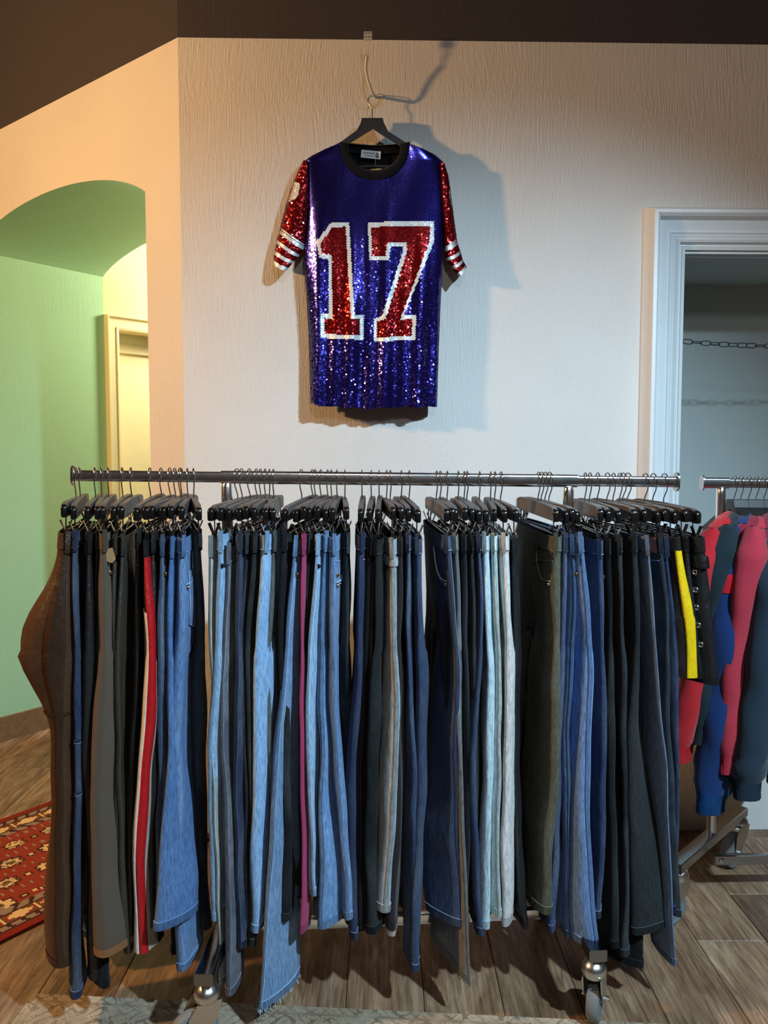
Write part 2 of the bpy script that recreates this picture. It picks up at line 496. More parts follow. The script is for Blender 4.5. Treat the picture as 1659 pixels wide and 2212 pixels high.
mb.add([ap(0, 0, 0), ap(0, 0, ARCH), ap(0, CEIL, ARCH), ap(0, CEIL, 0)], [(0,1,2,3)], 0)
tag(mb.build('wall_left', [PLASTER, DARK, GREEN]), kind='structure')
# stone skirting along the green jamb
mb = MB()
v = [ap(tL - o, z, s) for o in (0.0, 0.016) for (z, s) in ((0, -0.02), (0, ARCH), (0.125, ARCH), (0.125, -0.02))]
mb.add(v, [(0,1,2,3),(7,6,5,4),(0,4,5,1),(1,5,6,2),(2,6,7,3),(3,7,4,0)])
tag(mb.build('baseboard_left', STONE), kind='structure')

# cream room behind the arch: its wall carries a door casing
J = ap(tL, 0, ARCH); ED = Vector((0.70, 0.714, 0)).normalized(); EN = Vector((ED.y, -ED.x, 0))
def ep(e, z, off=0.0): return J + ED*e + UPZ*z + EN*off
def at_e(px, py, off=0.0):
    p = at_plane(px, py, J + EN*off, EN); return (p - J).dot(ED), p.z
eL, eZ = at_e(254, 712)
eR = eL + 1.0
mb = MB()
def eslab(m, e0, e1, z0, z1, a, b, mi=0):
    v = [ep(e,z,o) for o in (a, b) for (e, z) in ((e0,z0),(e1,z0),(e1,z1),(e0,z1))]
    m.add(v, [(0,1,2,3),(7,6,5,4),(0,4,5,1),(1,5,6,2),(2,6,7,3),(3,7,4,0)], mi)
eslab(mb, 0, eL, 0, CEIL, 0, -0.2); eslab(mb, eL, eR, eZ, CEIL, 0, -0.2); eslab(mb, eR, 3.2, 0, CEIL, 0, -0.2)
tag(mb.build('wall_cream', YELLOW), kind='structure')
pc = [(-0.002, -0.02), (-0.002, 0.012), (0.012, 0.016), (0.016, 0.008), (0.026, 0.010), (0.05, 0.016), (0.075, 0.018), (0.082, 0.034), (0.092, 0.034), (0.096, 0.0)]
pc = [(a*min(1.0, (eL - 0.004)/0.096), b) for a, b in pc]
sweep_casing('trim_4', pc, [(ep(eL, 0), -ED), (ep(eL, eZ), -ED + UPZ), (ep(eR, eZ), ED + UPZ), (ep(eR, 0), ED)], EN, CREAMTRIM)
mb = MB(); eslab(mb, eL + 0.0, eR, 0, eZ, -0.14, -0.18)
d2 = tag(mb.build('door_1', CREAMTRIM), kind='structure')
zp = at_e(290, 765, -0.12)[1]
mb = MB(); eslab(mb, eL + 0.0, eR, zp, zp + 0.05, -0.12, -0.14); mb.build('door_rail', CREAMTRIM, d2)
# cream wall continues as the back of that room
mb = MB(); mb.box((-4.2, 7.1, 0), (3.6, 7.2, CEIL)); tag(mb.build('wall_far', YELLOW), kind='structure')

# the rest of the room
mb = MB(); mb.box((3.5, -2.8, 0), (3.6, 7.2, CEIL)); tag(mb.build('wall_right', OFFWALL), kind='structure')
mb = MB(); mb.box((-4.2, -2.8, 0), (3.6, -2.7, CEIL)); tag(mb.build('wall_front', OFFWALL), kind='structure')
mb = MB(); mb.box((-4.3, -2.8, 0), (-4.2, 7.2, CEIL)); tag(mb.build('wall_side', OFFWALL), kind='structure')
# ------------------------------------------------------------------ clothes racks
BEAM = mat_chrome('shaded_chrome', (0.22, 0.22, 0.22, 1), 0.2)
def caster(parent, pos, yaw, zmount, R=0.062):
    """swivel caster: fork and dome, tyre and hub below; pos = swivel axis on the floor"""
    x, y = pos
    M = Matrix.Translation((x, y, 0)) @ Matrix.Rotation(yaw, 4, 'Z')
    off = 0.035                                    # trail
    m = MB()
    m.lathe([(0.0, zmount), (0.012, zmount), (0.012, 0.182), (0.018, 0.178), (0.026, 0.171), (0.031, 0.160), (0.031, 0.150), (0.027, 0.140), (0.0, 0.139)], M, 24)
    for s in (-1, 1):
        pts = [(-0.030, 0.145), (0.030, 0.145), (0.036 + off*0.4, 0.115), (off + 0.016, 0.062), (off, 0.046), (off - 0.016, 0.060), (-0.018, 0.105)]
        m.prism(pts, M.to_3x3() @ Vector((0, 1, 0)), (0, 0, 1), M @ Vector((s*0.021, 0, 0)), M.to_3x3() @ Vector((s*0.003, 0, 0)))
    m.lathe([(0.0, -0.034), (0.007, -0.034), (0.007, 0.034), (0.0, 0.034)], M @ Matrix.Translation((0, off, R)) @ Matrix.Rotation(pi/2, 4, 'Y'), 10)
    c = m.build('caster', STEEL, parent, auto=35)
    A = M @ Matrix.Translation((0, off, R)) @ Matrix.Rotation(pi/2, 4, 'Y')
    w = MB(); w.lathe([(0.044, -0.014), (0.050, -0.0165), (0.058, -0.014), (R-0.0005, -0.006), (R-0.0005, 0.006), (0.058, 0.014), (0.050, 0.0165), (0.044, 0.014)], A, 36)
    o = w.build('tyre', RUBBER, c, auto=40, org=parent.location)
    w = MB(); w.lathe([(0.0, -0.017), (0.012, -0.017), (0.014, -0.011), (0.036, -0.009), (0.045, -0.013), (0.045, 0.013), (0.036, 0.009), (0.014, 0.011), (0.012, 0.017), (0.0, 0.017)], A, 28)
    w.build('hub', HUB, c, auto=40, org=parent.location)
    return c

RL, RR = at(160, 1027, 2.01), at(1460, 1041, 2.13)            # rail ends of the trouser rack
RDIR = (RR - RL).normalized()
RFLAT = Vector((RDIR.x, RDIR.y, 0)).normalized(); RPERP = Vector((-RFLAT.y, RFLAT.x, 0))   # RPERP away from the camera
def rail_at(px):
    """point of the rail's axis that shows at photograph column px"""
    lo, hi = 0.0, 1.0
    for _ in range(40):
        mid = (lo + hi) / 2
        if project(RL.lerp(RR, mid))[0] < px: lo = mid
        else: hi = mid
    return RL.lerp(RR, lo)

PL, PR = rail_at(490), rail_at(1228)
rack = empty('clothes_rack', ((PL.x+PR.x)/2, (PL.y+PR.y)/2, 0))
tag(rack, 'long chrome clothes rack on casters carrying the packed row of trousers', 'clothes rack')
def rail_piece(parent, a, b, w, h, name='rail', mat=CHROME):
    m = MB(); m.tube([a, b], 0, sq=(w, h, min(w, h)*0.36)); return m.build(name, mat, parent, auto=40)
rail_piece(rack, rail_at(478), rail_at(1246), 0.022, 0.0345)
rail_piece(rack, RL, rail_at(500), 0.018, 0.029, 'extension_rail')
rail_piece(rack, rail_at(1225), RR, 0.018, 0.029, 'extension_rail')
for p, s in ((RL, -1), (RR, 1)):
    m = MB(); m.tube([p - RDIR*0.001*s, p + RDIR*0.004*s], 0, sq=(0.036, 0.052, 0.017)); m.build('end_plate', CHROME_D, rack, auto=40)
BEAMZ = 0.205
for p in (PL, PR):
    top = Vector((p.x, p.y, p.z - 0.015))
    m = MB(); m.tube([(p.x, p.y, BEAMZ), (p.x, p.y, p.z - 0.06), (p.x, p.y, p.z - 0.026), (p.x, p.y, p.z - 0.016)], [0.0145, 0.0145, 0.0145, 0.011], 20)
    m.build('post', CHROME, rack, auto=35)
    fc = atz(447, 2140, 0.16) if p is PL else atz(1283, 2088, 0.16)      # front swivel
    c0 = Vector((p.x, p.y, BEAMZ)); fd = Vector((fc.x - p.x, fc.y - p.y, 0)); fl = fd.length; fd.normalize()
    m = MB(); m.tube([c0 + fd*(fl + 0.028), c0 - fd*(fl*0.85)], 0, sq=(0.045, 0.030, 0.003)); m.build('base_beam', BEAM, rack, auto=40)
    caster(rack, (fc.x, fc.y), radians(118) if p is PL else radians(-25), BEAMZ - 0.012)
    bc = c0 - fd*(fl*0.8)
    caster(rack, (bc.x, bc.y), radians(30) if p is PL else radians(-20), BEAMZ - 0.012)
m = MB(); m.tube([Vector((PL.x, PL.y, 0.150)), Vector((PR.x, PR.y, 0.150))], 0, sq=(0.022, 0.03, 0.003)); m.build('crossbar', CHROME, rack, auto=40)

# second rack, with the hooded sweatshirts
Y2 = 2.47
A2 = at(1518, 1043, Y2); B2 = at(2250, 1050, Y2 + 0.02)
P2 = at(1558, 1043, Y2)
rack2 = empty('clothes_rack', (P2.x, P2.y, 0))
tag(rack2, 'chrome clothes rack on casters holding hooded sweatshirts by the recess', 'clothes rack')
rail_piece(rack2, A2, A2.lerp(B2, 0.075), 0.022, 0.0345, 'rail_sleeve')
rail_piece(rack2, A2.lerp(B2, 0.07), B2, 0.018, 0.029)
m = MB(); m.tube([A2 - Vector((0.004, 0, 0)), A2], 0, sq=(0.036, 0.05, 0.017)); m.build('end_plate', CHROME_D, rack2, auto=40)
P2b = Vector((B2.x - 0.15, B2.y, B2.z))
for p in (P2, P2b):
    m = MB(); m.tube([(p.x, p.y, 0.175), (p.x, p.y, p.z - 0.035), (p.x, p.y, p.z - 0.02), (p.x, p.y, p.z - 0.014)], [0.0145, 0.0145, 0.0145, 0.011], 20)
    m.build('post', CHROME, rack2, auto=35)
d2v = Vector((0.30, 1.0, 0)).normalized() if False else (atz(1590, 1775, 0.19) - atz(1470, 1880, 0.19)); d2v.z = 0; d2v.normalize()
for p in (P2, P2b):
    c = Vector((p.x, p.y, 0.185))
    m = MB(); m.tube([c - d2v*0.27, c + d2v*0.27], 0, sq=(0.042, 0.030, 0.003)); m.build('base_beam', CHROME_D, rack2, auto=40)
    for s, yw in ((-1, 1.9), (1, 2.2)):
        q = c + d2v*0.245*s
        caster(rack2, (q.x, q.y), yw, 0.172)
m = MB(); m.tube([Vector((P2.x + 0.0, P2.y - 0.03, 0.125)), Vector((P2b.x, P2b.y - 0.03, 0.125))], 0, sq=(0.02, 0.032, 0.003)); cb = m.build('crossbar', CHROME_D, rack2, auto=40)
m = MB(); m.lathe([(0.0, 0.004), (0.007, 0.003), (0.009, 0), (0.009, -0.004)], Matrix.Translation((P2.x + 0.02, P2.y - 0.043, 0.125)) @ Matrix.Rotation(pi/2, 4, 'X'), 12); m.build('bolt', STEEL, cb, org=rack2.location)

# ------------------------------------------------------------------ clip hangers (built once, copied)
HALF = 0.178
BT, BH = -0.058, 0.036                     # top of the bar below the rail's axis, height of the bar
ROD = -0.128
def arc(cx, cz, r, a0, a1, n): return [(0, -(cx + r*cos(radians(lerp(a0, a1, i/n)))), cz + r*sin(radians(lerp(a0, a1, i/n)))) for i in range(n+1)]
_m = MB()
_m.tube([(0, 0, BT - 0.01), (0, 0, BT + 0.012), (0, -0.006, BT + 0.022), (0, -0.016, BT + 0.036)] + arc(0, 0.003, 0.0195, -20, 215, 14), 0.0017, 7)
HOOK_ME = _m.mesh('hook', WIRE, True)
def bar_profile(a, b, cut):
    """outline of the flat wooden bar in (along, z); both top corners rounded off"""
    pts = [(a, BT - BH), (b, BT - BH)]
    return pts
_m = MB()
pr = [(-HALF + 0.018, BT - BH + 0.001), (HALF - 0.018, BT - BH + 0.001), (HALF - 0.018, BT - 0.0042), (HALF - 0.034, BT - 0.0004), (0, BT + 0.002), (-HALF + 0.034, BT - 0.0004), (-HALF + 0.018, BT - 0.0042)]
_m.prism(pr, (0, -1, 0), (0, 0, 1), (-0.0065, 0, 0), (0.013, 0, 0))
BAR_ME = _m.mesh('bar', BARWOOD)
_m = MB(); rows = []
for i in range(9):
    q = i/8; u = HALF - 0.020 + 0.021*sin(q*pi/2)
    hx = 0.0072*sqrt(max(0.0, 1 - (0.92*q)**4)); zt = BT - 0.0035 - 0.024*(1 - sqrt(max(0.0, 1 - q**2.4))); zb = BT - BH - 0.0005 + 0.002*q**6
    b_ = min(0.003, hx*0.8)
    rows.append([(-hx, -u, zb + b_), (-hx + b_, -u, zb), (hx - b_, -u, zb), (hx, -u, zb + b_), (hx, -u, zt - b_), (hx - b_, -u, zt), (-hx + b_, -u, zt), (-hx, -u, zt - b_)])
_m.grid(rows, True); _m.add(rows[-1], [tuple(range(8))]); _m.add(rows[0], [tuple(range(8))[::-1]])
CAP_ME = _m.mesh('bar_tip', BARCAP, auto=50)
_m = MB()
_m.tube([(0, -(HALF-0.028), BT - BH + 0.004), (0, -(HALF-0.026), ROD + 0.006), (0, -(HALF-0.032), ROD), (0, 0, ROD), (0, HALF-0.032, ROD), (0, HALF-0.026, ROD + 0.006), (0, HALF-0.028, BT - BH + 0.004)], 0.0017, 6)
FRAME_ME = _m.mesh('clip_rod', WIRE, True)
_m = MB()                                  # pinch clip: crossing jaws with spread handles, coil between
for s in (-1, 1):
    _m.prism([(s*0.012, 0.027), (s*0.0145, 0.026), (s*0.0042, 0.002), (s*0.0036, -0.020), (s*0.0008, -0.021), (s*0.0016, 0.0)], (1, 0, 0), (0, 0, 1), (0, -0.0065, ROD), (0, 0.013, 0))
_m.lathe([(0.0, -0.008), (0.0042, -0.008), (0.0042, 0.008), (0.0, 0.008)], Matrix.Translation((0, 0, ROD)) @ Matrix.Rotation(pi/2, 4, 'X'), 10)
CLIP_ME = _m.mesh('clip', WIRE)
_m2 = MB()
for s in (-1, 1):
    _m2.prism([(s*0.0045, -0.012), (s*0.0052, -0.012), (s*0.0048, -0.024), (s*0.0008, -0.024), (s*0.0008, -0.012)], (1, 0, 0), (0, 0, 1), (0, -0.007, ROD), (0, 0.014, 0))
PAD_ME = _m2.mesh('clip_pad', BLACKPL)
def clip_hanger(px, ang, uclip, what, tilt=0.0):
    p = rail_at(px)
    t = empty('trouser_hanger', p, ang); t.rotation_euler = (tilt, 0, ang)
    tag(t, ('black clip hanger carrying the ' + what), 'hanger', 'clip hangers on the long rack')
    link('hook', HOOK_ME, t); link('bar', BAR_ME, t); link('bar_tip', CAP_ME, t); link('bar_tip', CAP_ME, t, rot=(0, 0, pi)); link('clip_rod', FRAME_ME, t)
    for u in (uclip, -uclip):
        c = link('clip', CLIP_ME, t, (0, -u, 0)); link('clip_pad', PAD_ME, c)
    return t
# ------------------------------------------------------------------ trousers
class Pants:
    def __init__(s, hook, endx, wy, bx, by, hw=0.175, hem=0.17, T=0.019, flare=1.0, knee=None, ff=0.75, skirt=False, bulge=None, seed=0, fold=0.006, far=0.0, mid=0.0, tw=0.011, rise=None, lead=0.0, inner=None):
        s.rnd = random.Random(seed*31 + 5)
        p = rail_at(hook)
        # angle that brings the near end of the waistband to column endx
        zw = p.z - 0.14
        def col(a): return project((p.x + hw*sin(a), p.y - hw*cos(a), zw))[0]
        lo, hi = radians(-70), radians(70)
        for _ in range(40):
            m_ = (lo + hi)/2
            if col(m_) < endx: lo = m_
            else: hi = m_
        s.a = (lo + hi)/2
        s.e = Vector((sin(s.a), -cos(s.a), 0)); s.n = Vector((cos(s.a), sin(s.a), 0))
        near = Vector((p.x, p.y, 0)) + s.e*hw
        z = at(endx, wy, near.y).z
        z = max(min(z, p.z + ROD - 0.006), p.z + ROD - 0.038)
        s.O = Vector((p.x, p.y, z)); s.hw = hw; s.T = T*(0.80 if T < 0.03 else 1.0); s.tw = tw
        hip = hw*1.06 + 0.006
        s.hip = hip
        uo = hip*flare + lead
        sn = 0.0
        for _ in range(6):
            q = s.O + s.e*uo + s.n*sn
            g = at(bx, by, q.y)
            sn += (g - q).dot(s.n)
        s.sn = sn; s.L = max(0.2, z - g.z); s.uo = uo; s.hem = hem; s.tau = 0.0
        if inner:                                   # where the other corner of the near hem shows
            w_ = atz(inner[0], inner[1], g.z) - g
            a_, b_ = -w_.dot(s.e), w_.dot(s.n)
            s.tau = math.atan2(b_, a_); s.hem = min(0.30, max(0.12, math.hypot(a_, b_)))
            s.tau = max(-1.15, min(1.15, s.tau))
        s.dc = rise or min(0.27, s.L*0.5)
        s.knee = knee if knee is not None else lerp(hip*0.98, hem, 0.62)
        s.ff = ff; s.skirt = skirt; s.bulge = bulge; s.fold = fold; s.far = far; s.mid = mid
        s.p1, s.p2, s.p3 = [s.rnd.uniform(0, 6.28) for _ in range(3)]
        s.k1 = s.rnd.uniform(0.8, 1.2)
        s.w1, s.w2 = s.rnd.uniform(-0.09, 0.09), s.rnd.uniform(-0.05, 0.05)
        s.tilt = radians(s.rnd.uniform(0.6, 3.4))
        s.O.z += hw*math.tan(s.tilt); s.L += hw*math.tan(s.tilt)*0.7
    def top(s): return s.O
    def U(s, d):
        if s.skirt: return lerp(s.hw, s.uo, smooth(d/s.L)*0.5 + 0.5*d/s.L)
        return lerp(s.hw, s.hip, smooth(d/0.2))
    def thick(s, d):
        return lerp(s.tw, s.T*(1 + 0.35*noise.noise(Vector((d*5.0, s.p1, 0)))), smooth((d - 0.02)/0.2))
    def shift(s, u, d):
        q = d/s.L
        k = u/max(s.uo, 0.05)
        f = lerp(s.ff, 1.0, smooth((k + 0.6)/1.2))
        x = s.sn*f*q + s.mid*sin(pi*q)*f
        ramp = smooth(d/0.35)
        x += s.fold*ramp*(sin(u*38*s.k1 + s.p1 + d*2.5) + 0.6*sin(u*67 + s.p2 - d*3))
        x += 0.006*ramp*sin(d*5.5 + s.p3)
        x += 0.006*ramp*noise.noise(Vector((u*16, d*7, s.p1*3)))
        uc = s.hip*0.5*(1 if u > 0 else -1)
        x += (u - uc)*ramp*(s.w1*sin(d*3.1 + s.p2) + s.w2*sin(d*6.5 + s.p1))
        return x
    def leg(s, d, side):
        q = (d - s.dc)/max(1e-4, s.L + s.far*(side < 0) - s.dc)
        q = max(0.0, q)
        w = lerp(s.hip*0.98, s.knee, q/0.5) if q < 0.5 else lerp(s.knee, s.hem, (q - 0.5)/0.5)
        uo = lerp(s.hip, s.uo, q)
        if side < 0: uo *= 0.96
        return side*(uo - w/2), w/2
    def P(s, u, v, d):
        b = 0.0
        if s.bulge:
            amp, dm, sg, sd = s.bulge
            if v*sd > 0 or abs(v) < 1e-6:
                b = sd*amp*math.exp(-((d - dm)/sg)**2) * min(1.0, abs(v)/max(s.T, 1e-4))**0.7 * smooth((u/s.hip + 0.6)/0.9)
        if s.tau and u > 0 and d > s.dc and not s.skirt:      # near leg turned about its outer seam
            q = (d - s.dc)/(s.L - s.dc); ta = s.tau*smooth(q*0.9 + 0.05); uo = lerp(s.hip, s.uo, q)
            du = u - uo
            return s.O + s.e*(uo + du*cos(ta) + v*sin(ta)) + s.n*(v*cos(ta) - du*sin(ta) + b + s.shift(lerp(uo, u, 0.5), d)) - UPZ*(d + u*math.tan(s.tilt)*(1 - 0.7*smooth(d/0.9)))
        return s.O + s.e*u + s.n*(v + b + s.shift(u, d)) - UPZ*(d + u*math.tan(s.tilt)*(1 - 0.7*smooth(d/0.9)))
    @staticmethod
    def se(x, p): return math.copysign(abs(x)**p, x)
    def hip_ring(s, d, off=0.0, N=24):
        U, T = s.U(d) + off, s.thick(d) + off
        return [s.P(U*cos(radians(90 - 360*k/N)), T*s.se(sin(radians(90 - 360*k/N)), 0.7), d) for k in range(N)]
    def leg_ring(s, d, side, off=0.0):
        uc, hu = s.leg(d, side); T = s.thick(d) + off; hu += off
        an = [lerp(112.5, -112.5, k/12) for k in range(13)] + [-146.25, -180, -213.75]
        return [s.P(uc + side*hu*cos(radians(a)), T*s.se(sin(radians(a)), 0.7), d) for a in an]
    def surf(s, side, ang, d, off):
        """point on the garment: side +1 near half, angle 0 = outer edge, +-90 = faces"""
        U, T = s.U(d) + off, s.thick(d) + off
        v = T*s.se(sin(radians(ang)), 0.7)
        hp = side*U*cos(radians(ang))
        if d <= s.dc or s.skirt: return s.P(hp, v, d)
        uc, hu = s.leg(d, side); hu += off
        lp = uc + side*hu*cos(radians(ang))
        k = min(1.0, (d - s.dc)/(0.035*(s.L - s.dc)))
        return s.P(lerp(hp, lp, k), v, d)
    def face(s, uf, d, fs, off=0.002):
        """point on face fs (+1 / -1) at fraction uf of the half width"""
        U, T = s.U(d), s.thick(d)
        v = T*(max(0.0, 1 - uf*uf))**0.3
        return s.P(U*uf, fs*(v + off), d)
    def body(s, mats, parent):
        m = MB()
        if s.skirt:
            m.grid([s.hip_ring(lerp(0, s.L, i/22)) for i in range(23)], True)
            return m.build('body', mats, parent, smooth=True)
        nh, nl = 9, 22
        hr = [s.hip_ring(lerp(0, s.dc, (i/nh))) for i in range(nh + 1)]
        m.grid(hr, True)
        base = len(m.v) - 24                                   # last hip ring
        for side in (1, -1):
            Ls = s.L + (s.far if side < 0 else 0)
            rows = [s.leg_ring(lerp(s.dc, Ls, (0.035 + 0.965*i/nl)), side) for i in range(nl + 1)]
            b0 = len(m.v)
            m.grid(rows, True)
            for k in range(12):
                a = (k, k+1) if side > 0 else ((24 - k) % 24, 23 - k)
                m.f.append((base + a[0], base + a[1], b0 + k + 1, b0 + k)); m.m.append(0)
            m.f.append((base + 12, b0 + 12, b0 + 13, b0 + 14, b0 + 15, b0, base)); m.m.append(0)
        return m.build('body', mats, parent, smooth=True)
    def band(s, d0, d1, off, side, name, mat, parent):
        def rg(d, o): return s.hip_ring(d, o) if side == 0 else s.leg_ring(d, side, o)
        m = MB(); m.grid([rg(d1, off), rg(lerp(d0, d1, 0.5), off*1.15), rg(d0, off), rg(d0, -0.001), rg(d1, -0.001)], True)
        return m.build(name, mat, parent, auto=60)
    def strip(s, side, a0, a1, d0, d1, off, name, mat, parent, n=26):
        m = MB(); ns = max(3, int(abs(a1 - a0)/5))
        rows = []
        for i in range(n + 1):
            d = lerp(d0, d1, i/n)
            rows.append([s.surf(side, a0, d, -0.0006)] + [s.surf(side, lerp(a0, a1, k/ns), d, off) for k in range(ns + 1)] + [s.surf(side, a1, d, -0.0006)])
        m.grid(rows); return m.build(name, mat, parent, smooth=True)
    def loop(s, side, ang, mat, parent, d0=-0.003, d1=0.050, w=0.006, slant=0.0):
        m = MB()
        rows = []
        for i, (d, o) in enumerate(((d0, 0.003), (d0, 0.007), (0.006, 0.0075), (lerp(d0, d1, 0.5), 0.009), (d1 - 0.006, 0.0075), (d1, 0.006), (d1, 0.002))):
            c = s.surf(side, ang, max(d, 0.0), o); c.z = s.O.z - d
            c += s.n*slant*i/6
            e2 = s.surf(side, ang + 3, max(d, 0.0), o) - s.surf(side, ang - 3, max(d, 0.0), o); e2.z = 0
            if e2.length < 1e-6: e2 = s.n.copy()
            e2 = e2.normalized()*w
            rows.append([c - e2, c, c + e2])
        m.grid(rows); return m.build('belt_loop', mat, parent, auto=50)
    def disc(s, c, nrm, r, name, mat, parent):
        M = Matrix.Translation(c) @ Vector(nrm).to_track_quat('Z', 'Y').to_matrix().to_4x4()
        m = MB(); m.lathe([(r, -0.002), (r, 0.001), (r*0.8, 0.002), (r*0.45, 0.0012), (0, 0.0018)], M, 12)
        return m.build(name, mat, parent, smooth=True)
    def patch(s, u0, u1, d0, d1, fs, name, mat, parent, off=0.003, tip=0.0):
        m = MB(); rows = []
        for i in range(9):
            d = lerp(d0, d1, i/8)
            row = []
            for k in range(7):
                f = k/6
                dd = d + (tip*(1 - abs(2*f - 1)) if i == 8 else 0)
                row.append(s.face(lerp(u0, u1, f), dd, fs, off if 0 < i < 8 and 0 < k < 6 else (off*0.7)))
            rows.append(row)
        m.grid(rows)
        return m.build(name, mat, parent, smooth=True)
    def line(s, pts, fs, r, name, mat, parent):
        m = MB(); m.tube([s.face(u, d, fs, 0.0015) for u, d in pts], r, 5); return m.build(name, mat, parent, smooth=True)

mcache = {}
def fabric(kind, rgb, fade=0.4):
    key = (kind, rgb, fade)
    if key not in mcache:
        if kind == 'denim':
            g_ = 0.3*rgb[0] + 0.5*rgb[1] + 0.2*rgb[2]; mx = max(rgb); ds = 0.13 if mx > 140 else 0.27; kk = 0.97 if mx > 140 else (0.86 if mx > 75 else 0.66)
            rgb = tuple(int(lerp(c_, g_, ds)*kk) for c_ in rgb)
        c = srgb(*rgb); nm = '%s_%d_%d_%d' % ((kind,) + rgb)
        mcache[key] = {'denim': lambda: mat_denim(nm, c, fade), 'leather': lambda: mat_leather(nm, c), 'suede': lambda: mat_fleece(nm, c), 'cotton': lambda: mat_fleece(nm, c)}[kind]()
    return mcache[key]
def stitch_mat(rgb):
    key = ('stitch', rgb)
    if key not in mcache: mcache[key] = mat_plain('stitch_%d_%d_%d' % rgb, srgb(*rgb), 0.9, 0, 0.1, 0, 900, 0.3)
    return mcache[key]

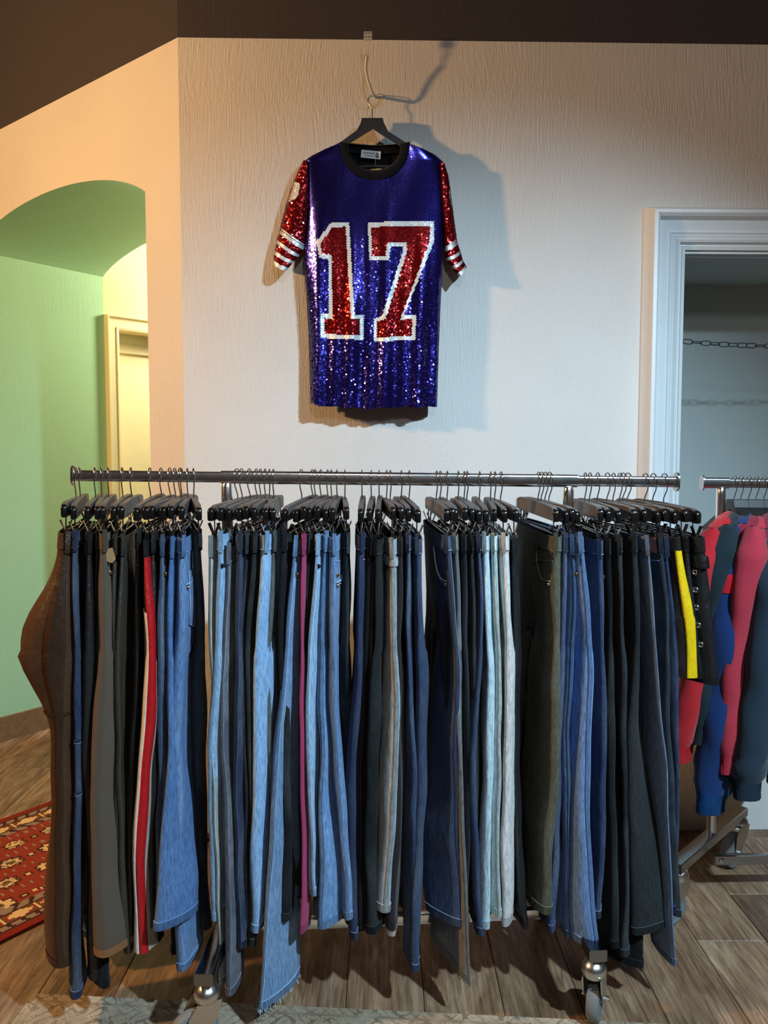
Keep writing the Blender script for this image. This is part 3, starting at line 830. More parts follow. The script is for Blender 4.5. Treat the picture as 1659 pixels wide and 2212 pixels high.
count = [0]
def garment(name, label, what, cat, hook, endx, wy, bx, by, kind, rgb, fade=0.4, st=None, seam=0, loops=1, band=True, hemband=True, cuff=None, opts=None, tagface=0, **kw):
    count[0] += 1
    P = Pants(hook, endx, wy, bx, by, seed=count[0], **kw)
    mat = fabric(kind, rgb, fade)
    dark = fabric(kind, tuple(int(c*0.82) for c in rgb), fade*0.5)
    st = st or tuple(min(255, int(c*1.35 + 22)) for c in rgb)
    sm = stitch_mat(st)
    t = empty(name, (P.O.x, P.O.y, P.O.z - P.L))
    tag(t, label, cat, 'trousers hanging on the long rack')
    P.body(mat, t)
    fs = 1 if endx < 800 else -1                        # the face that looks towards the middle of the picture
    if band:
        P.band(0.0, 0.038, 0.0022, 0, 'waistband', mat, t)
        if kind == 'denim': P.strip(1, -34, 34, 0.0335, 0.0350, 0.0034, 'stitching', sm, t, 2)
    if loops:
        P.loop(1, 8 if fs > 0 else -8, dark, t)
        if loops > 1: P.loop(1, 62*fs, dark, t)
        P.loop(-1, 35*fs, dark, t)
    Ls = P.L
    if seam and not P.skirt:
        P.strip(1, -7, 7, 0.04, Ls - 0.004, 0.0014, 'side_seam', dark, t)
        if seam > 1: P.strip(1, 8.5, 10.0, 0.04, Ls - 0.004, 0.0012, 'stitching', sm, t)
        if seam > 2: P.strip(1, -10.0, -8.5, 0.04, Ls - 0.004, 0.0012, 'stitching', sm, t)
    if hemband and not P.skirt:
        for sd in (1, -1):
            e = Ls + (P.far if sd < 0 else 0)
            P.band(e, e - 0.020, 0.0016, sd, 'hem', dark if not cuff else fabric(kind, cuff, 0.2), t)
            if kind == 'denim': P.band(e - 0.0206, e - 0.0197, 0.0020, sd, 'stitching', stitch_mat(tuple(int(0.55*a_ + 0.45*b_) for a_, b_ in zip(st, rgb))), t)
    elif hemband:
        P.band(Ls, Ls - 0.018, 0.0016, 0, 'hem', dark, t)
    if opts:
        if 'pocket' in opts:                            # patch pocket on the face that shows
            P.patch(0.30, 0.80, 0.085, 0.215, fs, 'back_pocket', mat, t, 0.0032, 0.018)
            P.line([(0.30, 0.088), (0.55, 0.088), (0.80, 0.088)], fs, 0.0011, 'stitching', sm, t)
            P.line([(0.29, 0.085), (0.30, 0.16), (0.31, 0.215), (0.55, 0.234), (0.79, 0.215), (0.80, 0.16), (0.81, 0.085)], fs, 0.0011, 'stitching', sm, t)
        if 'slash' in opts:                             # curved front pocket opening with a rivet
            P.line([(0.42, 0.04), (0.45, 0.075), (0.55, 0.10), (0.72, 0.115), (0.93, 0.112)], fs, 0.0022, 'pocket_edge', sm, t)
            P.line([(0.40, 0.04), (0.43, 0.080), (0.54, 0.107), (0.72, 0.122), (0.93, 0.119)], fs, 0.0010, 'stitching', sm, t)
            P.disc(P.face(0.90, 0.120, fs, 0.003), P.n*fs, 0.005, 'rivet', COPPER, t)
        if 'fly' in opts:
            P.line([(0.62, 0.04), (0.60, 0.12), (0.5, 0.19)], fs, 0.0012, 'stitching', sm, t)
            P.disc(P.surf(1, 20*fs, 0.085, 0.003), P.e, 0.0055, 'button', COPPER, t)
        if 'button' in opts:
            P.disc(P.surf(1, 14*fs, 0.075, 0.003), P.e, 0.0055, 'button', BLACKPL, t)
        if 'rivet' in opts:
            P.disc(P.surf(1, 26*fs, 0.095, 0.003), P.e + P.n*fs*0.6, 0.005, 'rivet', COPPER, t)
        if 'patch' in opts:
            P.patch(0.55, 0.97, 0.002, 0.042, fs, 'leather_patch', fabric('leather', (122, 68, 44)), t, 0.006)
        if 'yoke' in opts:
            P.line([(0.2, 0.085), (0.6, 0.070), (0.97, 0.06)], fs, 0.0012, 'stitching', sm, t)
        if 'kneeseam' in opts:
            for dk in opts['kneeseam']:
                P.strip(1, -60, 60, dk, dk + 0.006, 0.0022, 'knee_seam', dark, t, 2)
                P.strip(1, -60, 60, dk + 0.008, dk + 0.0095, 0.0016, 'stitching', sm, t, 2)
        if 'stripes' in opts:
            for (a0, a1, c, d0, nm) in opts['stripes']:
                P.strip(1, a0, a1, d0, Ls - 0.001, 0.0030, nm, fabric('leather', c), t, 34)
        if 'pale_lining' in opts:
            e = Ls
            P.band(e + 0.016, e - 0.004, -0.0006, 1, 'pale_lining', fabric('cotton', (176, 164, 160)), t)
        if 'band2' in opts:
            P.band(0.046, 0.066, 0.006, 0, 'fabric_belt', mat, t)
        if 'price' in opts:
            c = P.surf(1, 30*fs, 0.05, 0.012)
            m = MB(); ax = (Vector((0.9, -0.2, 0.25))).normalized(); ay = Vector((-0.25, 0, 0.97)).normalized()
            m.prism([(-0.012, -0.014), (0.0, -0.022), (0.012, -0.014), (0.012, 0.014), (-0.012, 0.014)], ax, ay, c + Vector((0, -0.012, 0)), (0, 0.0008, 0)); m.build('price_tag', PAPER, t)
        if 'grommets' in opts:
            for d_ in (0.09, 0.135, 0.18, 0.225, 0.275):
                c = P.surf(1, 26*fs, d_, 0.002)
                M = Matrix.Translation(c) @ (P.e + P.n*fs*0.9).to_track_quat('Z', 'Y').to_matrix().to_4x4()
                m = MB(); m.lathe([(0.0035, 0.0), (0.004, 0.003), (0.007, 0.003), (0.0075, 0.0)], M, 14); m.build('eyelet', CHROME, t, smooth=True)
            P.band(0.048, 0.078, 0.008, 0, 'belt', fabric('leather', (24, 23, 24)), t)
        if 'fray' in opts:                              # loose threads along the cut hem
            m = MB(); rf = random.Random(count[0])
            rg = P.leg_ring(Ls, 1, 0.001)
            for k in range(130):
                f = rf.random()*len(rg); i_ = int(f); a_ = rg[i_].lerp(rg[(i_ + 1) % len(rg)], f - i_)
                ln = rf.uniform(0.004, 0.014); dv_ = Vector((rf.gauss(0, 0.003), rf.gauss(0, 0.003), -ln))
                w_ = (P.e*rf.uniform(-1, 1) + P.n*rf.uniform(-1, 1)).normalized()*0.0006
                m.add([a_ - w_ + UPZ*0.001, a_ + w_ + UPZ*0.001, a_ + dv_*0.6 + w_*3, a_ + dv_], [(0, 1, 2), (0, 2, 3)])
            fr = m.build('frayed_threads', sm, t); fr['kind'] = 'stuff'
        if 'flap' in opts:
            P.patch(0.2, 0.9, 0.12, 0.126, fs, 'pocket_welt', dark, t, 0.005)
    clip_hanger(hook, P.a, P.hw - 0.022, what, P.tilt)
    return P

LT, JN, TR = 'leather_trousers', 'jeans', 'trousers'
G = garment
G(LT, 'brown leather trousers bulging outwards at the left end of the rack', 'bulging brown leather trousers', 'trousers', 163, 140, 1152, 128, 2092, 'leather', (74, 51, 35), seam=1, T=0.034, bulge=(0.085, 0.27, 0.14, -1), hem=0.15, hw=0.17, tw=0.026, st=(60, 44, 32), ff=0.5, opts={'kneeseam': (0.43,), 'slash': 1})
G(JN, 'dark blue jeans with pale waist edge right beside the brown leather trousers', 'dark blue jeans beside the brown leather pair', 'jeans', 172, 160, 1148, 160, 2160, 'denim', (48, 66, 104), 0.2, hem=0.12, hw=0.172, T=0.017, st=(150, 160, 180), opts={'kneeseam': (0.50, 0.63)})
G(LT, 'plain black leather trousers between dark blue jeans and brown suede trousers', 'plain black leather trousers near the left end', 'trousers', 205, 190, 1156, 198, 2120, 'leather', (38, 36, 36), hem=0.14, hw=0.168, T=0.024, opts={'flap': 1})
G(TR, 'black jersey trousers with ribbed ankle cuff reaching lowest by the suede pair', 'black trousers with ribbed ankle cuffs', 'trousers', 219, 213, 1155, 212, 2138, 'cotton', (26, 26, 28), hem=0.09, hw=0.155, cuff=(18, 18, 20))
G(TR, 'flared brown suede trousers with tan turned hem and a paper price tag', 'flared brown suede trousers', 'trousers', 234, 222, 1132, 212, 2066, 'suede', (92, 80, 68), hem=0.25, hw=0.182, T=0.030, knee=0.17, tw=0.016, lead=0.02, cuff=(136, 94, 58), st=(120, 96, 76), opts={'price': 1, 'rivet': 1}, inner=(252, 2040))
G(LT, 'slim olive-brown leather trousers just right of the suede pair', 'slim olive-brown leather trousers', 'trousers', 264, 247, 1162, 250, 2010, 'leather', (66, 58, 48), hem=0.13, hw=0.165, T=0.016)
G(LT, 'dark olive leather trousers with rounded hem, second right of the suede pair', 'dark olive leather trousers with rounded hem', 'trousers', 283, 263, 1160, 268, 2062, 'leather', (62, 58, 50), hem=0.16, hw=0.17, T=0.018)
G(LT, 'glossy black leather trousers with stitched waist left of the striped pair', 'glossy black leather trousers left of the striped pair', 'trousers', 324, 297, 1133, 292, 2018, 'leather', (34, 32, 32), hem=0.11, hw=0.160, T=0.018, tw=0.014)
G(LT, 'black leather trousers with white, red and grey stripes down the side', 'striped white, red and grey leather trousers', 'trousers', 348, 313, 1168, 312, 2060, 'leather', (30, 30, 32), hem=0.13, hw=0.186, T=0.026, loops=0,
  opts={'stripes': ((-44, -3, (228, 224, 216), 0.17, 'white_stripe'), (-3, 34, (186, 28, 32), 0.04, 'red_stripe'), (34, 70, (170, 164, 152), 0.20, 'grey_stripe'))})
G(LT, 'matt black leather trousers right of the striped pair', 'matt black leather trousers right of the striped pair', 'trousers', 367, 329, 1150, 332, 2004, 'leather', (36, 34, 34), hem=0.13, hw=0.168, T=0.02)
G(JN, 'dark blue jeans with whiskered button fly, next right of black leather', 'dark blue jeans with whiskered fly', 'jeans', 378, 348, 1165, 352, 2000, 'denim', (62, 86, 128), 0.5, seam=1, hem=0.14, hw=0.172, T=0.019, opts={'fly': 1}, st=(160, 176, 200))
G(TR, 'thin black trousers ending just below the flared mid-blue jeans', 'thin black trousers behind the flared mid-blue jeans', 'trousers', 389, 358, 1165, 374, 2062, 'cotton', (24, 24, 26), hem=0.09, hw=0.15)
G(JN, 'flared mid-blue jeans with a loose belt loop and slanting lit hem', 'flared mid-blue jeans with loose belt loop', 'jeans', 392, 370, 1164, 343, 2010, 'denim', (76, 116, 172), 0.15, hem=0.27, hw=0.176, knee=0.16, T=0.02, lead=0.05, ff=0.35, st=(150, 180, 214), loops=2, inner=(424, 1962))
G(JN, 'faded blue jeans with square pockets, first in the row of grey bars', 'faded blue jeans with square pockets', 'jeans', 405, 392, 1163, 384, 2100, 'denim', (92, 130, 182), 0.4, hem=0.20, hw=0.18, T=0.025, tw=0.018, st=(170, 194, 222), opts={'pocket': 1, 'slash': 1}, inner=(430, 2030))
G(TR, 'charcoal trousers sagging behind the faded jeans with square pockets', 'charcoal trousers left of the rack post', 'trousers', 418, 428, 1150, 440, 2010, 'denim', (52, 54, 60), 0.2, hem=0.14, hw=0.13)
G(JN, 'pale grey-green jeans with a thin cream edge left of the black-button jeans', 'pale grey-green jeans with cream edge', 'jeans', 512, 453, 1166, 466, 2128, 'denim', (148, 158, 154), 0.2, seam=2, hem=0.16, hw=0.176, T=0.014, st=(226, 220, 206))
G(JN, 'light blue jeans with a black metal button, second from the rack post', 'light blue jeans with black button', 'jeans', 522, 474, 1150, 462, 1990, 'denim', (132, 170, 206), 0.5, seam=1, hem=0.14, hw=0.18, T=0.02, tw=0.015, st=(206, 222, 236), opts={'button': 1})
G(JN, 'long purple-grey washed jeans whose pointed hem almost reaches the caster', 'long purple-grey washed jeans', 'jeans', 539, 492, 1185, 488, 2152, 'denim', (94, 98, 120), 0.5, seam=3, hem=0.22, hw=0.172, T=0.022, lead=0.03, st=(170, 162, 168), inner=(520, 2070))
G(JN, 'deep navy jeans with high waist between washed grey and indigo pairs', 'deep navy high-waisted jeans', 'jeans', 554, 515, 1143, 506, 2050, 'denim', (44, 58, 92), 0.25, seam=2, hem=0.16, hw=0.178, T=0.022, tw=0.016)
G(JN, 'narrow indigo jeans with low waist left of the charcoal pair', 'narrow indigo jeans with low waist', 'jeans', 563, 532, 1154, 522, 2030, 'denim', (40, 48, 74), 0.2, hem=0.13, hw=0.168, T=0.016)
G(TR, 'charcoal cotton trousers with double belt loop left of the sky-blue jeans', 'charcoal trousers left of the sky-blue jeans', 'trousers', 573, 548, 1146, 540, 2046, 'denim', (54, 54, 56), 0.15, hem=0.15, hw=0.176, T=0.018, tw=0.015)
G(JN, 'grey-olive jeans hidden behind the sky-blue pair', 'grey-olive jeans behind the sky-blue pair', 'jeans', 582, 590, 1152, 592, 1990, 'denim', (92, 98, 96), 0.2, hem=0.17, hw=0.165, T=0.018)
G(JN, 'sky-blue straight jeans with a large back pocket, lit brightly', 'sky-blue jeans with large back pocket', 'jeans', 591, 572, 1150, 552, 2016, 'denim', (134, 178, 224), 0.25, hem=0.16, hw=0.186, T=0.027, tw=0.022, lead=0.0, st=(200, 222, 242), opts={'pocket': 1}, loops=2)
G(TR, 'black denim trousers with a faded top right of the sky-blue jeans', 'black denim trousers right of the sky-blue jeans', 'trousers', 651, 612, 1142, 606, 1990, 'denim', (40, 42, 44), 0.15, hem=0.16, hw=0.176, T=0.022, tw=0.015, opts={'pocket': 1})
G(JN, 'long light-blue flared jeans with frayed slanting hem nearest the rug', 'long flared jeans with frayed hem', 'jeans', 675, 637, 1167, 567, 2180, 'denim', (104, 142, 186), 0.35, seam=2, hem=0.27, hw=0.178, T=0.023, knee=0.15, lead=0.06, ff=0.15, st=(196, 214, 232), opts={'fray': 1, 'fly': 1}, tw=0.012, inner=(650, 2096))
G(TR, 'magenta corduroy trousers hanging as a narrow bright strip', 'magenta corduroy trousers', 'trousers', 681, 654, 1150, 646, 2018, 'suede', (166, 62, 102), hem=0.12, hw=0.184, T=0.0115, tw=0.010, fold=0.002, st=(206, 110, 150), loops=2)
G(JN, 'dark charcoal jeans squeezed between magenta trousers and light jeans', 'dark charcoal jeans right of the magenta trousers', 'jeans', 693, 668, 1152, 666, 1930, 'denim', (46, 50, 60), 0.2, hem=0.13, hw=0.166, T=0.013)
G(JN, 'bleached blue jeans with black button right of the magenta trousers', 'bleached blue jeans right of the magenta trousers', 'jeans', 708, 684, 1153, 674, 1936, 'denim', (142, 178, 210), 0.5, seam=2, hem=0.13, hw=0.184, T=0.017, st=(210, 226, 238), opts={'button': 1})
G(JN, 'mid-blue jeans with dark dotted seam wear and rolled hem', 'mid-blue jeans with dotted seam wear', 'jeans', 716, 703, 1145, 684, 2006, 'denim', (104, 146, 196), 0.3, seam=3, hem=0.20, hw=0.172, T=0.023, knee=0.15, lead=0.02, st=(66, 92, 136), inner=(726, 1972))
G(JN, 'blue jeans with copper pocket rivet facing the gap in the row', 'blue jeans with copper pocket rivet', 'jeans', 728, 717, 1160, 738, 1988, 'denim', (100, 136, 184), 0.4, seam=1, hem=0.14, hw=0.184, T=0.02, tw=0.018, st=(178, 200, 224), opts={'rivet': 1, 'slash': 1, 'yoke': 1})
G(JN, 'blackish teal jeans with a pale size label left of the lone hanger', 'blackish teal jeans left of the lone hanger', 'jeans', 745, 748, 1150, 752, 1998, 'denim', (46, 58, 66), 0.2, hem=0.17, hw=0.15)
G(JN, 'plain indigo jeans on the lone hanger near the middle', 'plain indigo jeans at the middle', 'jeans', 782, 779, 1153, 762, 2032, 'denim', (44, 60, 106), 0.1, hem=0.17, hw=0.18, T=0.018, tw=0.015, st=(170, 184, 206), opts={'yoke': 1})
G(TR, 'black trousers hanging just right of the plain indigo jeans', 'black trousers right of the plain indigo jeans', 'trousers', 802, 798, 1160, 790, 2012, 'cotton', (22, 22, 24), hem=0.18, hw=0.16, T=0.02)
G(TR, 'wide black denim trousers left of the pale grey-blue jeans', 'wide black denim trousers', 'trousers', 819, 816, 1166, 796, 2018, 'denim', (34, 40, 44), 0.1, hem=0.27, hw=0.18, T=0.024, tw=0.018, opts={'pocket': 1}, inner=(836, 1960))
G(JN, 'pale grey-blue jeans with wide belt loop folded over below the waist', 'pale grey-blue jeans with folded belt', 'jeans', 835, 850, 1165, 833, 1972, 'denim', (160, 174, 180), 0.5, seam=1, hem=0.15, hw=0.184, T=0.025, tw=0.016, mid=0.008, st=(206, 210, 210), opts={'band2': 1})
G(TR, 'brown-black trousers with rolled cuff showing a pale lining', 'brown-black trousers with rolled cuff', 'trousers', 843, 867, 1162, 858, 2010, 'cotton', (46, 40, 42), hem=0.19, hw=0.174, T=0.022, opts={'pale_lining': 1}, cuff=(36, 32, 34))
G(JN, 'cobalt jeans with orange-tipped belt loop, left of a matching pair', 'cobalt jeans with orange-tipped belt loop', 'jeans', 867, 883, 1154, 897, 2086, 'denim', (58, 82, 130), 0.25, hem=0.12, hw=0.178, T=0.015, st=(190, 160, 120), loops=2)
G(JN, 'slim cobalt jeans with plain waistband left of the wide navy jeans', 'slim cobalt jeans beside the wide navy pair', 'jeans', 884, 905, 1165, 908, 2100, 'denim', (56, 80, 126), 0.25, hem=0.12, hw=0.184, T=0.018, tw=0.016, st=(150, 170, 206))
G(JN, 'wide navy jeans with curved front pocket and worn pale side seam', 'wide navy jeans with worn side seam', 'jeans', 943, 967, 1146, 1002, 2000, 'denim', (52, 76, 120), 0.2, seam=2, hem=0.26, hw=0.186, T=0.024, tw=0.02, knee=0.2, st=(196, 190, 186), opts={'slash': 1}, fold=0.003, inner=(930, 1962))
G(JN, 'near-black jeans tucked behind the wide navy pair', 'near-black jeans behind the wide navy pair', 'jeans', 951, 975, 1156, 975, 1940, 'denim', (38, 42, 50), 0.1, hem=0.16, hw=0.16, T=0.014)
G(JN, 'long grey jeans with frayed diagonal hem and dark seam spots', 'long grey jeans with frayed hem', 'jeans', 966, 984, 1150, 1018, 2122, 'denim', (134, 138, 140), 0.3, seam=1, hem=0.30, hw=0.18, T=0.018, tw=0.013, lead=0.03, st=(96, 98, 104), inner=(920, 2014), opts={'fray': 1})
G(TR, 'black trousers between the long grey jeans and navy jeans', 'black trousers right of the long grey jeans', 'trousers', 990, 1004, 1156, 1012, 2000, 'cotton', (30, 32, 38), hem=0.14, hw=0.166, T=0.014)
G(JN, 'black jeans with small thigh pocket left of slim navy jeans', 'black jeans with small thigh pocket', 'jeans', 1003, 1019, 1154, 1024, 1990, 'denim', (44, 50, 62), 0.15, hem=0.14, hw=0.168, T=0.014, opts={'flap': 1})
G(JN, 'slim navy jeans immediately left of the ice-blue pale jeans', 'slim navy jeans left of the pale jeans', 'jeans', 1009, 1035, 1157, 1040, 2022, 'denim', (56, 76, 122), 0.2, hem=0.13, hw=0.178, T=0.015, st=(150, 150, 170))
G(JN, 'ice-blue pale jeans with gathered waist, leftmost of three pale pairs', 'ice-blue jeans, leftmost of the pale pairs', 'jeans', 1036, 1050, 1152, 1056, 2008, 'denim', (186, 214, 224), 0.4, hem=0.16, hw=0.182, T=0.021, tw=0.016, st=(120, 156, 178))
G(JN, 'mint-white jeans with rolled waist, middle of three pale pairs', 'mint-white jeans, middle of the pale pairs', 'jeans', 1060, 1068, 1150, 1080, 1982, 'denim', (204, 222, 218), 0.3, seam=3, hem=0.14, hw=0.182, T=0.017, tw=0.013, st=(150, 186, 200))
G(JN, 'off-white jeans with pinkish front edge, rightmost of three pale pairs', 'off-white jeans, rightmost of the pale pairs', 'jeans', 1069, 1092, 1156, 1100, 2002, 'denim', (214, 212, 208), 0.2, hem=0.13, hw=0.186, T=0.022, tw=0.019, st=(70, 74, 80), opts={'pocket': 1})
G(TR, 'black nylon trousers with a hanging drawstring left of the olive pair', 'black nylon trousers left of the olive pair', 'trousers', 1082, 1114, 1162, 1132, 2008, 'leather', (30, 32, 36), hem=0.16, hw=0.168, T=0.016)
G(TR, 'dark olive-green trousers turned sideways, with curved pocket and twin clips', 'dark olive-green trousers', 'trousers', 1163, 1206, 1152, 1180, 1976, 'denim', (98, 98, 78), 0.15, hem=0.15, hw=0.19, T=0.026, tw=0.024, knee=0.2, st=(136, 132, 108), opts={'slash': 1, 'yoke': 1}, loops=2, ff=0.6, inner=(1150, 1940))
G(JN, 'shadowed indigo jeans next right of the olive-green trousers', 'shadowed indigo jeans right of the olive pair', 'jeans', 1170, 1224, 1160, 1200, 2015, 'denim', (64, 82, 128), 0.3, hem=0.2, hw=0.172, T=0.018, tw=0.013, st=(130, 140, 180))
G(JN, 'blue jeans with a tan waist patch left of the wide flared pair', 'blue jeans with tan waist patch', 'jeans', 1178, 1238, 1154, 1232, 2028, 'denim', (78, 112, 168), 0.3, seam=1, hem=0.18, hw=0.176, T=0.018, tw=0.015, loops=2, st=(176, 164, 150), opts={'patch': 1})
G(JN, 'wide-leg blue jeans with lit front panel above the right caster', 'wide-leg blue jeans above the right caster', 'jeans', 1187, 1256, 1160, 1296, 2050, 'denim', (92, 134, 194), 0.25, seam=2, hem=0.24, hw=0.194, T=0.029, tw=0.018, knee=0.19, lead=0.04, st=(170, 194, 224), opts={'rivet': 1}, inner=(1184, 1974))
G(JN, 'dark indigo jeans with a hanging belt loop left of black jeans', 'dark indigo jeans with hanging belt loop', 'jeans', 1264, 1298, 1168, 1290, 1985, 'denim', (50, 70, 116), 0.2, hem=0.17, hw=0.178, T=0.02, tw=0.016, loops=2, st=(190, 196, 206))
G(JN, 'black jeans with copper rivet, left of two plain black pairs', 'black jeans with copper rivet', 'jeans', 1274, 1315, 1166, 1322, 2050, 'denim', (28, 30, 34), 0.1, hem=0.16, hw=0.178, T=0.02, tw=0.015, opts={'rivet': 1})
G(JN, 'slim black jeans with faded front edge, middle of the black pairs', 'slim black jeans with faded front edge', 'jeans', 1291, 1340, 1162, 1352, 2068, 'denim', (50, 56, 60), 0.15, hem=0.14, hw=0.182, T=0.019, tw=0.015)
G(JN, 'wide black jeans with frayed hem hanging lowest behind the dark teal trousers', 'wide black jeans with frayed hem', 'jeans', 1312, 1372, 1168, 1384, 2090, 'denim', (26, 27, 30), 0.05, hem=0.30, hw=0.17, T=0.02, inner=(1304, 2052), opts={'fray': 1})
G(TR, 'wide dark teal-black trousers with broad smooth leg at the right', 'wide dark teal-black trousers', 'trousers', 1325, 1372, 1160, 1366, 2018, 'denim', (48, 58, 62), 0.05, hem=0.27, hw=0.186, T=0.024, tw=0.015, knee=0.23, fold=0.003, loops=2, opts={'flap': 1}, inner=(1440, 1992))
G(JN, 'washed blue jeans seen as a thin strip running to the floor', 'washed blue jeans seen as a thin strip', 'jeans', 1339, 1398, 1160, 1461, 2088, 'denim', (112, 138, 178), 0.4, seam=1, hem=0.20, hw=0.19, T=0.010, tw=0.010, fold=0.002, st=(170, 184, 210), inner=(1432, 2052))
G(JN, 'blue-black jeans with brown leather waist patch', 'blue-black jeans with brown waist patch', 'jeans', 1346, 1428, 1160, 1466, 1982, 'denim', (48, 56, 72), 0.2, hem=0.15, hw=0.186, T=0.015, tw=0.016, opts={'patch': 1, 'yoke': 1}, st=(120, 140, 176))
G(JN, 'indigo jeans behind the blue-black pair with the leather patch', 'indigo jeans behind the leather-patch pair', 'jeans', 1356, 1440, 1162, 1470, 1972, 'denim', (44, 62, 104), 0.2, hem=0.14, hw=0.18, T=0.014)
G('leather_shorts', 'black leather shorts with a wide yellow side stripe', 'yellow-striped leather shorts', 'shorts', 1394, 1463, 1142, 1486, 1462, 'leather', (44, 38, 36), hem=0.19, hw=0.184, T=0.036, tw=0.024, knee=0.19, loops=0, rise=0.2, opts={'stripes': ((-13, 20, (236, 196, 20), 0.034, 'yellow_stripe'),)})
G('leather_shorts', 'plain black leather shorts between yellow-striped shorts and eyelet skirt', 'plain black leather shorts', 'shorts', 1411, 1484, 1150, 1508, 1466, 'leather', (30, 29, 30), hem=0.19, hw=0.178, T=0.026, tw=0.014, knee=0.19, loops=0, rise=0.2)
G('leather_skirt', 'short black leather skirt with belt and row of steel eyelets', 'leather skirt with eyelets', 'skirt', 1435, 1516, 1152, 1541, 1478, 'leather', (30, 30, 32), hem=0.19, hw=0.19, T=0.034, tw=0.024, skirt=True, loops=0, opts={'grommets': 1})
# ------------------------------------------------------------------ sequined shirt on the wall
def inside(poly, x, y):
    c = False; n = len(poly); j = n - 1
    for i in range(n):
        xi, yi = poly[i]; xj, yj = poly[j]
        if (yi > y) != (yj > y) and x < (xj - xi)*(y - yi)/(yj - yi) + xi: c = not c
        j = i
    return c
def k6(pts): return [(560 + a*0.3014, 440 + b*0.3014) for a, b in pts]
ONE_O = k6([(515,137),(643,137),(662,440),(683,797),(750,797),(748,976),(440,962),(440,792),(500,792),(497,400),(430,385),(410,270)])
ONE_I = k6([(528,168),(620,166),(634,440),(657,822),(722,825),(722,946),(466,932),(464,820),(526,822),(518,370),(448,358),(436,285)])
SEV_O = k6([(778,140),(1000,122),(1255,130),(1250,280),(1036,800),(1125,795),(1118,975),(820,988),(820,825),(880,803),(1030,345),(1030,305),(942,310),(930,402),(790,406)])
SEV_I = k6([(802,170),(1000,158),(1226,160),(1220,272),(1010,832),(1098,826),(1093,946),(846,960),(846,846),(905,826),(1060,340),(1056,276),(916,282),(905,376),(808,380)])
LEFT = [(318, 690), (345, 656), (400, 660), (450, 662), (520, 657), (560, 655), (650, 663), (750, 668), (880, 671)]
RIGHT = [(318, 925), (345, 957), (400, 961), (450, 962), (520, 959), (560, 957), (650, 952), (750, 948), (880, 944)]
def y_top(x):
    c = 810
    sh = curve([(655, 350), (672, 337), (700, 323), (735, 308), (885, 310), (915, 322), (940, 334), (960, 352)], x)
    if 735 < x < 885:
        q = (x - c)/76.0
        neck = 308 + 80*sqrt(max(0, 1 - min(1, abs(q))**2.3))
        return max(sh, neck)
    return sh
def y_bot(x): return curve([(668, 872), (700, 878), (740, 879), (780, 882), (830, 881), (880, 879), (945, 878)], x) + 1.2*sin(x*0.12)
def body_off(x, y):
    l, r = curve(LEFT, y), curve(RIGHT, y)
    u = max(-1, min(1, 2*(x - l)/(r - l) - 1))
    d = smooth((y - 380)/420)
    f = 0.0065*d*(sin(x*0.085 + 0.6*sin(y*0.009)) + 0.6*sin(x*0.17 + 1.3 + y*0.004))
    f += 0.003*sin(x*0.05 + y*0.02)
    return 0.062 + 0.044*sqrt(max(0, 1 - u**6))*lerp(0.9, 1.0, smooth((y - 320)/500)) + f
SY = C0
shirt_base = at_wall(808, 880, 0.08)
shirt = empty('sequin_shirt', shirt_base)
tag(shirt, 'blue sequin jersey shirt with red number 17 hanging on the wall', 'shirt')
SEQB = mat_sequin('blue_sequin', srgb(42, 34, 132), 0.85, 0.2, 0.4)
SEQR = mat_sequin('red_sequin', srgb(150, 14, 20), 0.8, 0.22, 0.35)
SEQW = mat_sequin('white_sequin', srgb(226, 232, 232), 0.15, 0.35, 0.08)
SHIRTBLUE = mat_fleece('navy_jersey', srgb(24, 20, 70)); SHIRTRED = mat_fleece('red_jersey', srgb(96, 12, 18)); LINING = mat_fleece('black_lining', srgb(16, 17, 20))
# cloth body: front and back panels meeting at the sides
m = MB(); rows_f = []; rows_b = []
NX, NY = 44, 40
for j in range(NY + 1):
    rf, rb = [], []
    for i in range(NX + 1):
        x = lerp(655, 960, i/NX)
        yt, yb = y_top(x), y_bot(x)
        y = lerp(yt, yb, j/NY)
        l, r = curve(LEFT, y), curve(RIGHT, y)
        xx = lerp(l, r, i/NX) if y > 350 else x
        rf.append(at_wall(xx, y, body_off(xx, y) - 0.004))
    rows_f.append(rf)
m.grid(rows_f); m.build('body', SHIRTBLUE, shirt, smooth=True)
m = MB(); rows_b = []
for j in range(13):
    rb = []
    for i in range(NX + 1):
        x = lerp(657, 958, i/NX)
        sh = curve([(655, 350), (672, 337), (700, 323), (735, 308), (757, 309), (808, 314), (858, 314), (885, 310), (915, 322), (940, 334), (960, 352)], x)
        y = lerp(sh, y_bot(x) - 2, j/12)
        l, r = curve(LEFT, y), curve(RIGHT, y)
        xx = lerp(l, r, i/NX) if y > 350 else x
        u = 2*i/NX - 1
        rb.append(at_wall(xx, y, 0.058 - 0.03*sqrt(max(0, 1 - u**4))))
    rows_b.append(rb)
m.grid(rows_b); m.build('back_panel', LINING, shirt, smooth=True)
